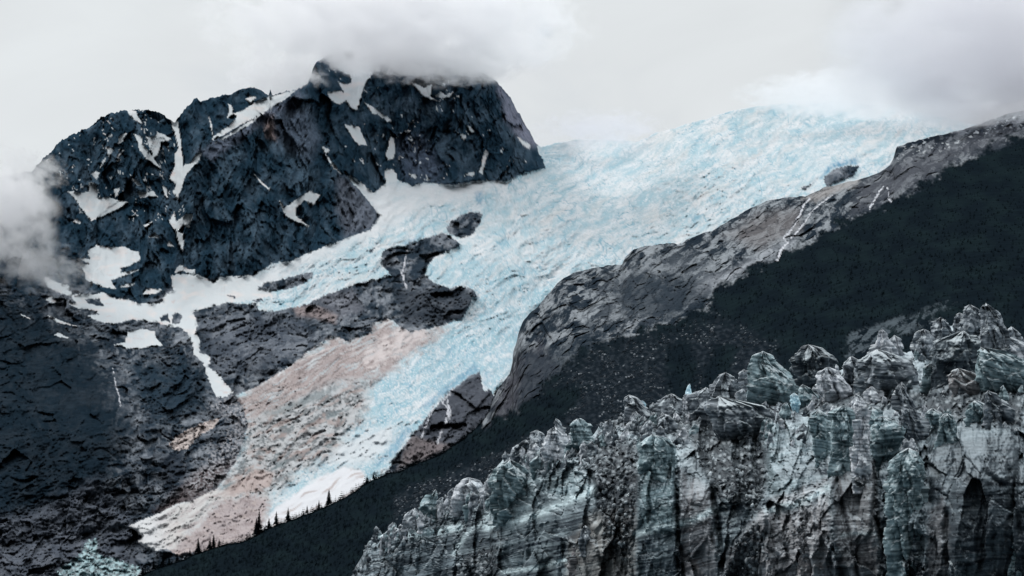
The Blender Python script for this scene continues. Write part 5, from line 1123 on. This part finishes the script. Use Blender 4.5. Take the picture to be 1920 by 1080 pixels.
# ------------------------------------------------------------------ clouds that drift round the summits
def cloud_mat(name, dens, thr, seed, nscale, sx, col_, soft=1.0, det=6):
    m = bpy.data.materials.new(name); m.use_nodes = True; t = m.node_tree; t.nodes.clear()
    def n(ty, **k):
        x = t.nodes.new(ty)
        for a, b in k.items(): setattr(x, a, b)
        return x
    tcn = n('ShaderNodeTexCoord'); ob = tcn.outputs['Object']
    ln = n('ShaderNodeVectorMath', operation='LENGTH'); t.links.new(ob, ln.inputs[0])
    mpn = n('ShaderNodeMapping'); mpn.inputs['Scale'].default_value = sx; mpn.inputs['Location'].default_value = (seed, seed * 1.7, seed * .6); t.links.new(ob, mpn.inputs[0])
    nz = n('ShaderNodeTexNoise'); nz.inputs['Scale'].default_value = nscale; nz.inputs['Detail'].default_value = det; nz.inputs['Roughness'].default_value = .6; nz.inputs['Distortion'].default_value = .4
    t.links.new(mpn.outputs[0], nz.inputs[0])
    a = n('ShaderNodeMath', operation='SUBTRACT'); a.inputs[0].default_value = .85; t.links.new(ln.outputs['Value'], a.inputs[1])
    b = n('ShaderNodeMath', operation='SUBTRACT'); t.links.new(nz.outputs[0], b.inputs[0]); b.inputs[1].default_value = thr
    c = n('ShaderNodeMath', operation='MULTIPLY'); t.links.new(b.outputs[0], c.inputs[0]); c.inputs[1].default_value = 4.2
    d = n('ShaderNodeMath', operation='ADD'); t.links.new(a.outputs[0], d.inputs[0]); t.links.new(c.outputs[0], d.inputs[1])
    r = n('ShaderNodeMapRange', interpolation_type='SMOOTHSTEP'); t.links.new(d.outputs[0], r.inputs[0]); r.inputs[1].default_value = .0; r.inputs[2].default_value = .6 * soft; r.inputs[3].default_value = 0; r.inputs[4].default_value = dens
    e2 = n('ShaderNodeMapRange', interpolation_type='SMOOTHSTEP'); t.links.new(ln.outputs['Value'], e2.inputs[0]); e2.inputs[1].default_value = 1.0; e2.inputs[2].default_value = .75; e2.inputs[3].default_value = 0; e2.inputs[4].default_value = 1
    f = n('ShaderNodeMath', operation='MULTIPLY'); t.links.new(r.outputs[0], f.inputs[0]); t.links.new(e2.outputs[0], f.inputs[1])
    v = n('ShaderNodeVolumePrincipled'); v.inputs['Color'].default_value = (*col_, 1); v.inputs['Anisotropy'].default_value = .7
    t.links.new(f.outputs[0], v.inputs['Density'])
    o = n('ShaderNodeOutputMaterial'); t.links.new(v.outputs[0], o.inputs['Volume'])
    m.cycles.homogeneous_volume = False
    return m
import bmesh
def cloud(u, v, Y, wx_, hz, dy, label, dens=.02, thr=.5, seed=1., nscale=2.2, sx=(1, 1, 1.6), col_=(.97, .97, .98), soft=1.0, rot_=0):
    me = bpy.data.meshes.new('cloud'); bm = bmesh.new(); bmesh.ops.create_icosphere(bm, subdivisions=4, radius=1.0); bm.to_mesh(me); bm.free()
    me.materials.append(cloud_mat('cloud_vapour', dens, thr, seed, nscale, sx, col_, soft))
    o = bpy.data.objects.new('cloud', me); C.objects.link(o)
    s = Y / F
    o.location = place(np.array(float(u)), np.array(float(v)), np.array(float(Y))); o.scale = (wx_ * s, dy, hz * s); o.rotation_euler = (0, rot_, 0)
    tag(o, label, 'cloud', 'clouds round the mountain')
cloud(740, 50, 5150, 420, 98, 480, 'broad pale cloud cap hiding the main summit', .018, .47, 3.1, 3.4, (2.4, 1, 1.0))
cloud(520, 150, 5000, 110, 34, 160, 'thin pale cloud wisp clinging to the jagged ridge left of the summit', .02, .46, 5.3, 3.0, (1.8, 1, 1))
cloud(-22, 405, 3950, 140, 165, 260, 'pale cloud bank drifting in front of the left peak at the left edge', .02, .50, 8.2, 2.6, (1, 1, 1.1))
cloud(1840, 95, 4300, 340, 170, 300, 'large grey cloud covering the top of the right ridge and glacier', .014, .45, 11.4, 2.6, (1, 1, 1.2), (.93, .93, .95))
cloud(1640, 176, 5600, 300, 36, 260, 'low cloud band grazing the crest of the glacier at the right', .016, .45, 21.3, 3.2, (2.6, 1, 1))
cloud(1120, 244, 6100, 150, 26, 260, 'thin cloud wisp lying on the far snowfield between the summit and the glacier crest', .012, .50, 14.7, 2.8, (2.0, 1, 1), (.9, .9, .93))

cloud(75, 505, 3900, 120, 62, 180, 'torn thin mist hanging over the dark slope below the cloud bank at the left edge', .007, .52, 31.2, 3.6, (1.3, 1, 1))
cloud(60, 318, 4050, 80, 34, 150, 'small faint wisp rising above the cloud bank at the left edge', .010, .50, 37.7, 3.2, (1.5, 1, 1))
cloud(835, 122, 5000, 190, 40, 170, 'thin torn mist trailing off the underside of the summit cloud to the right', .012, .50, 41.3, 3.6, (1.8, 1, .8))
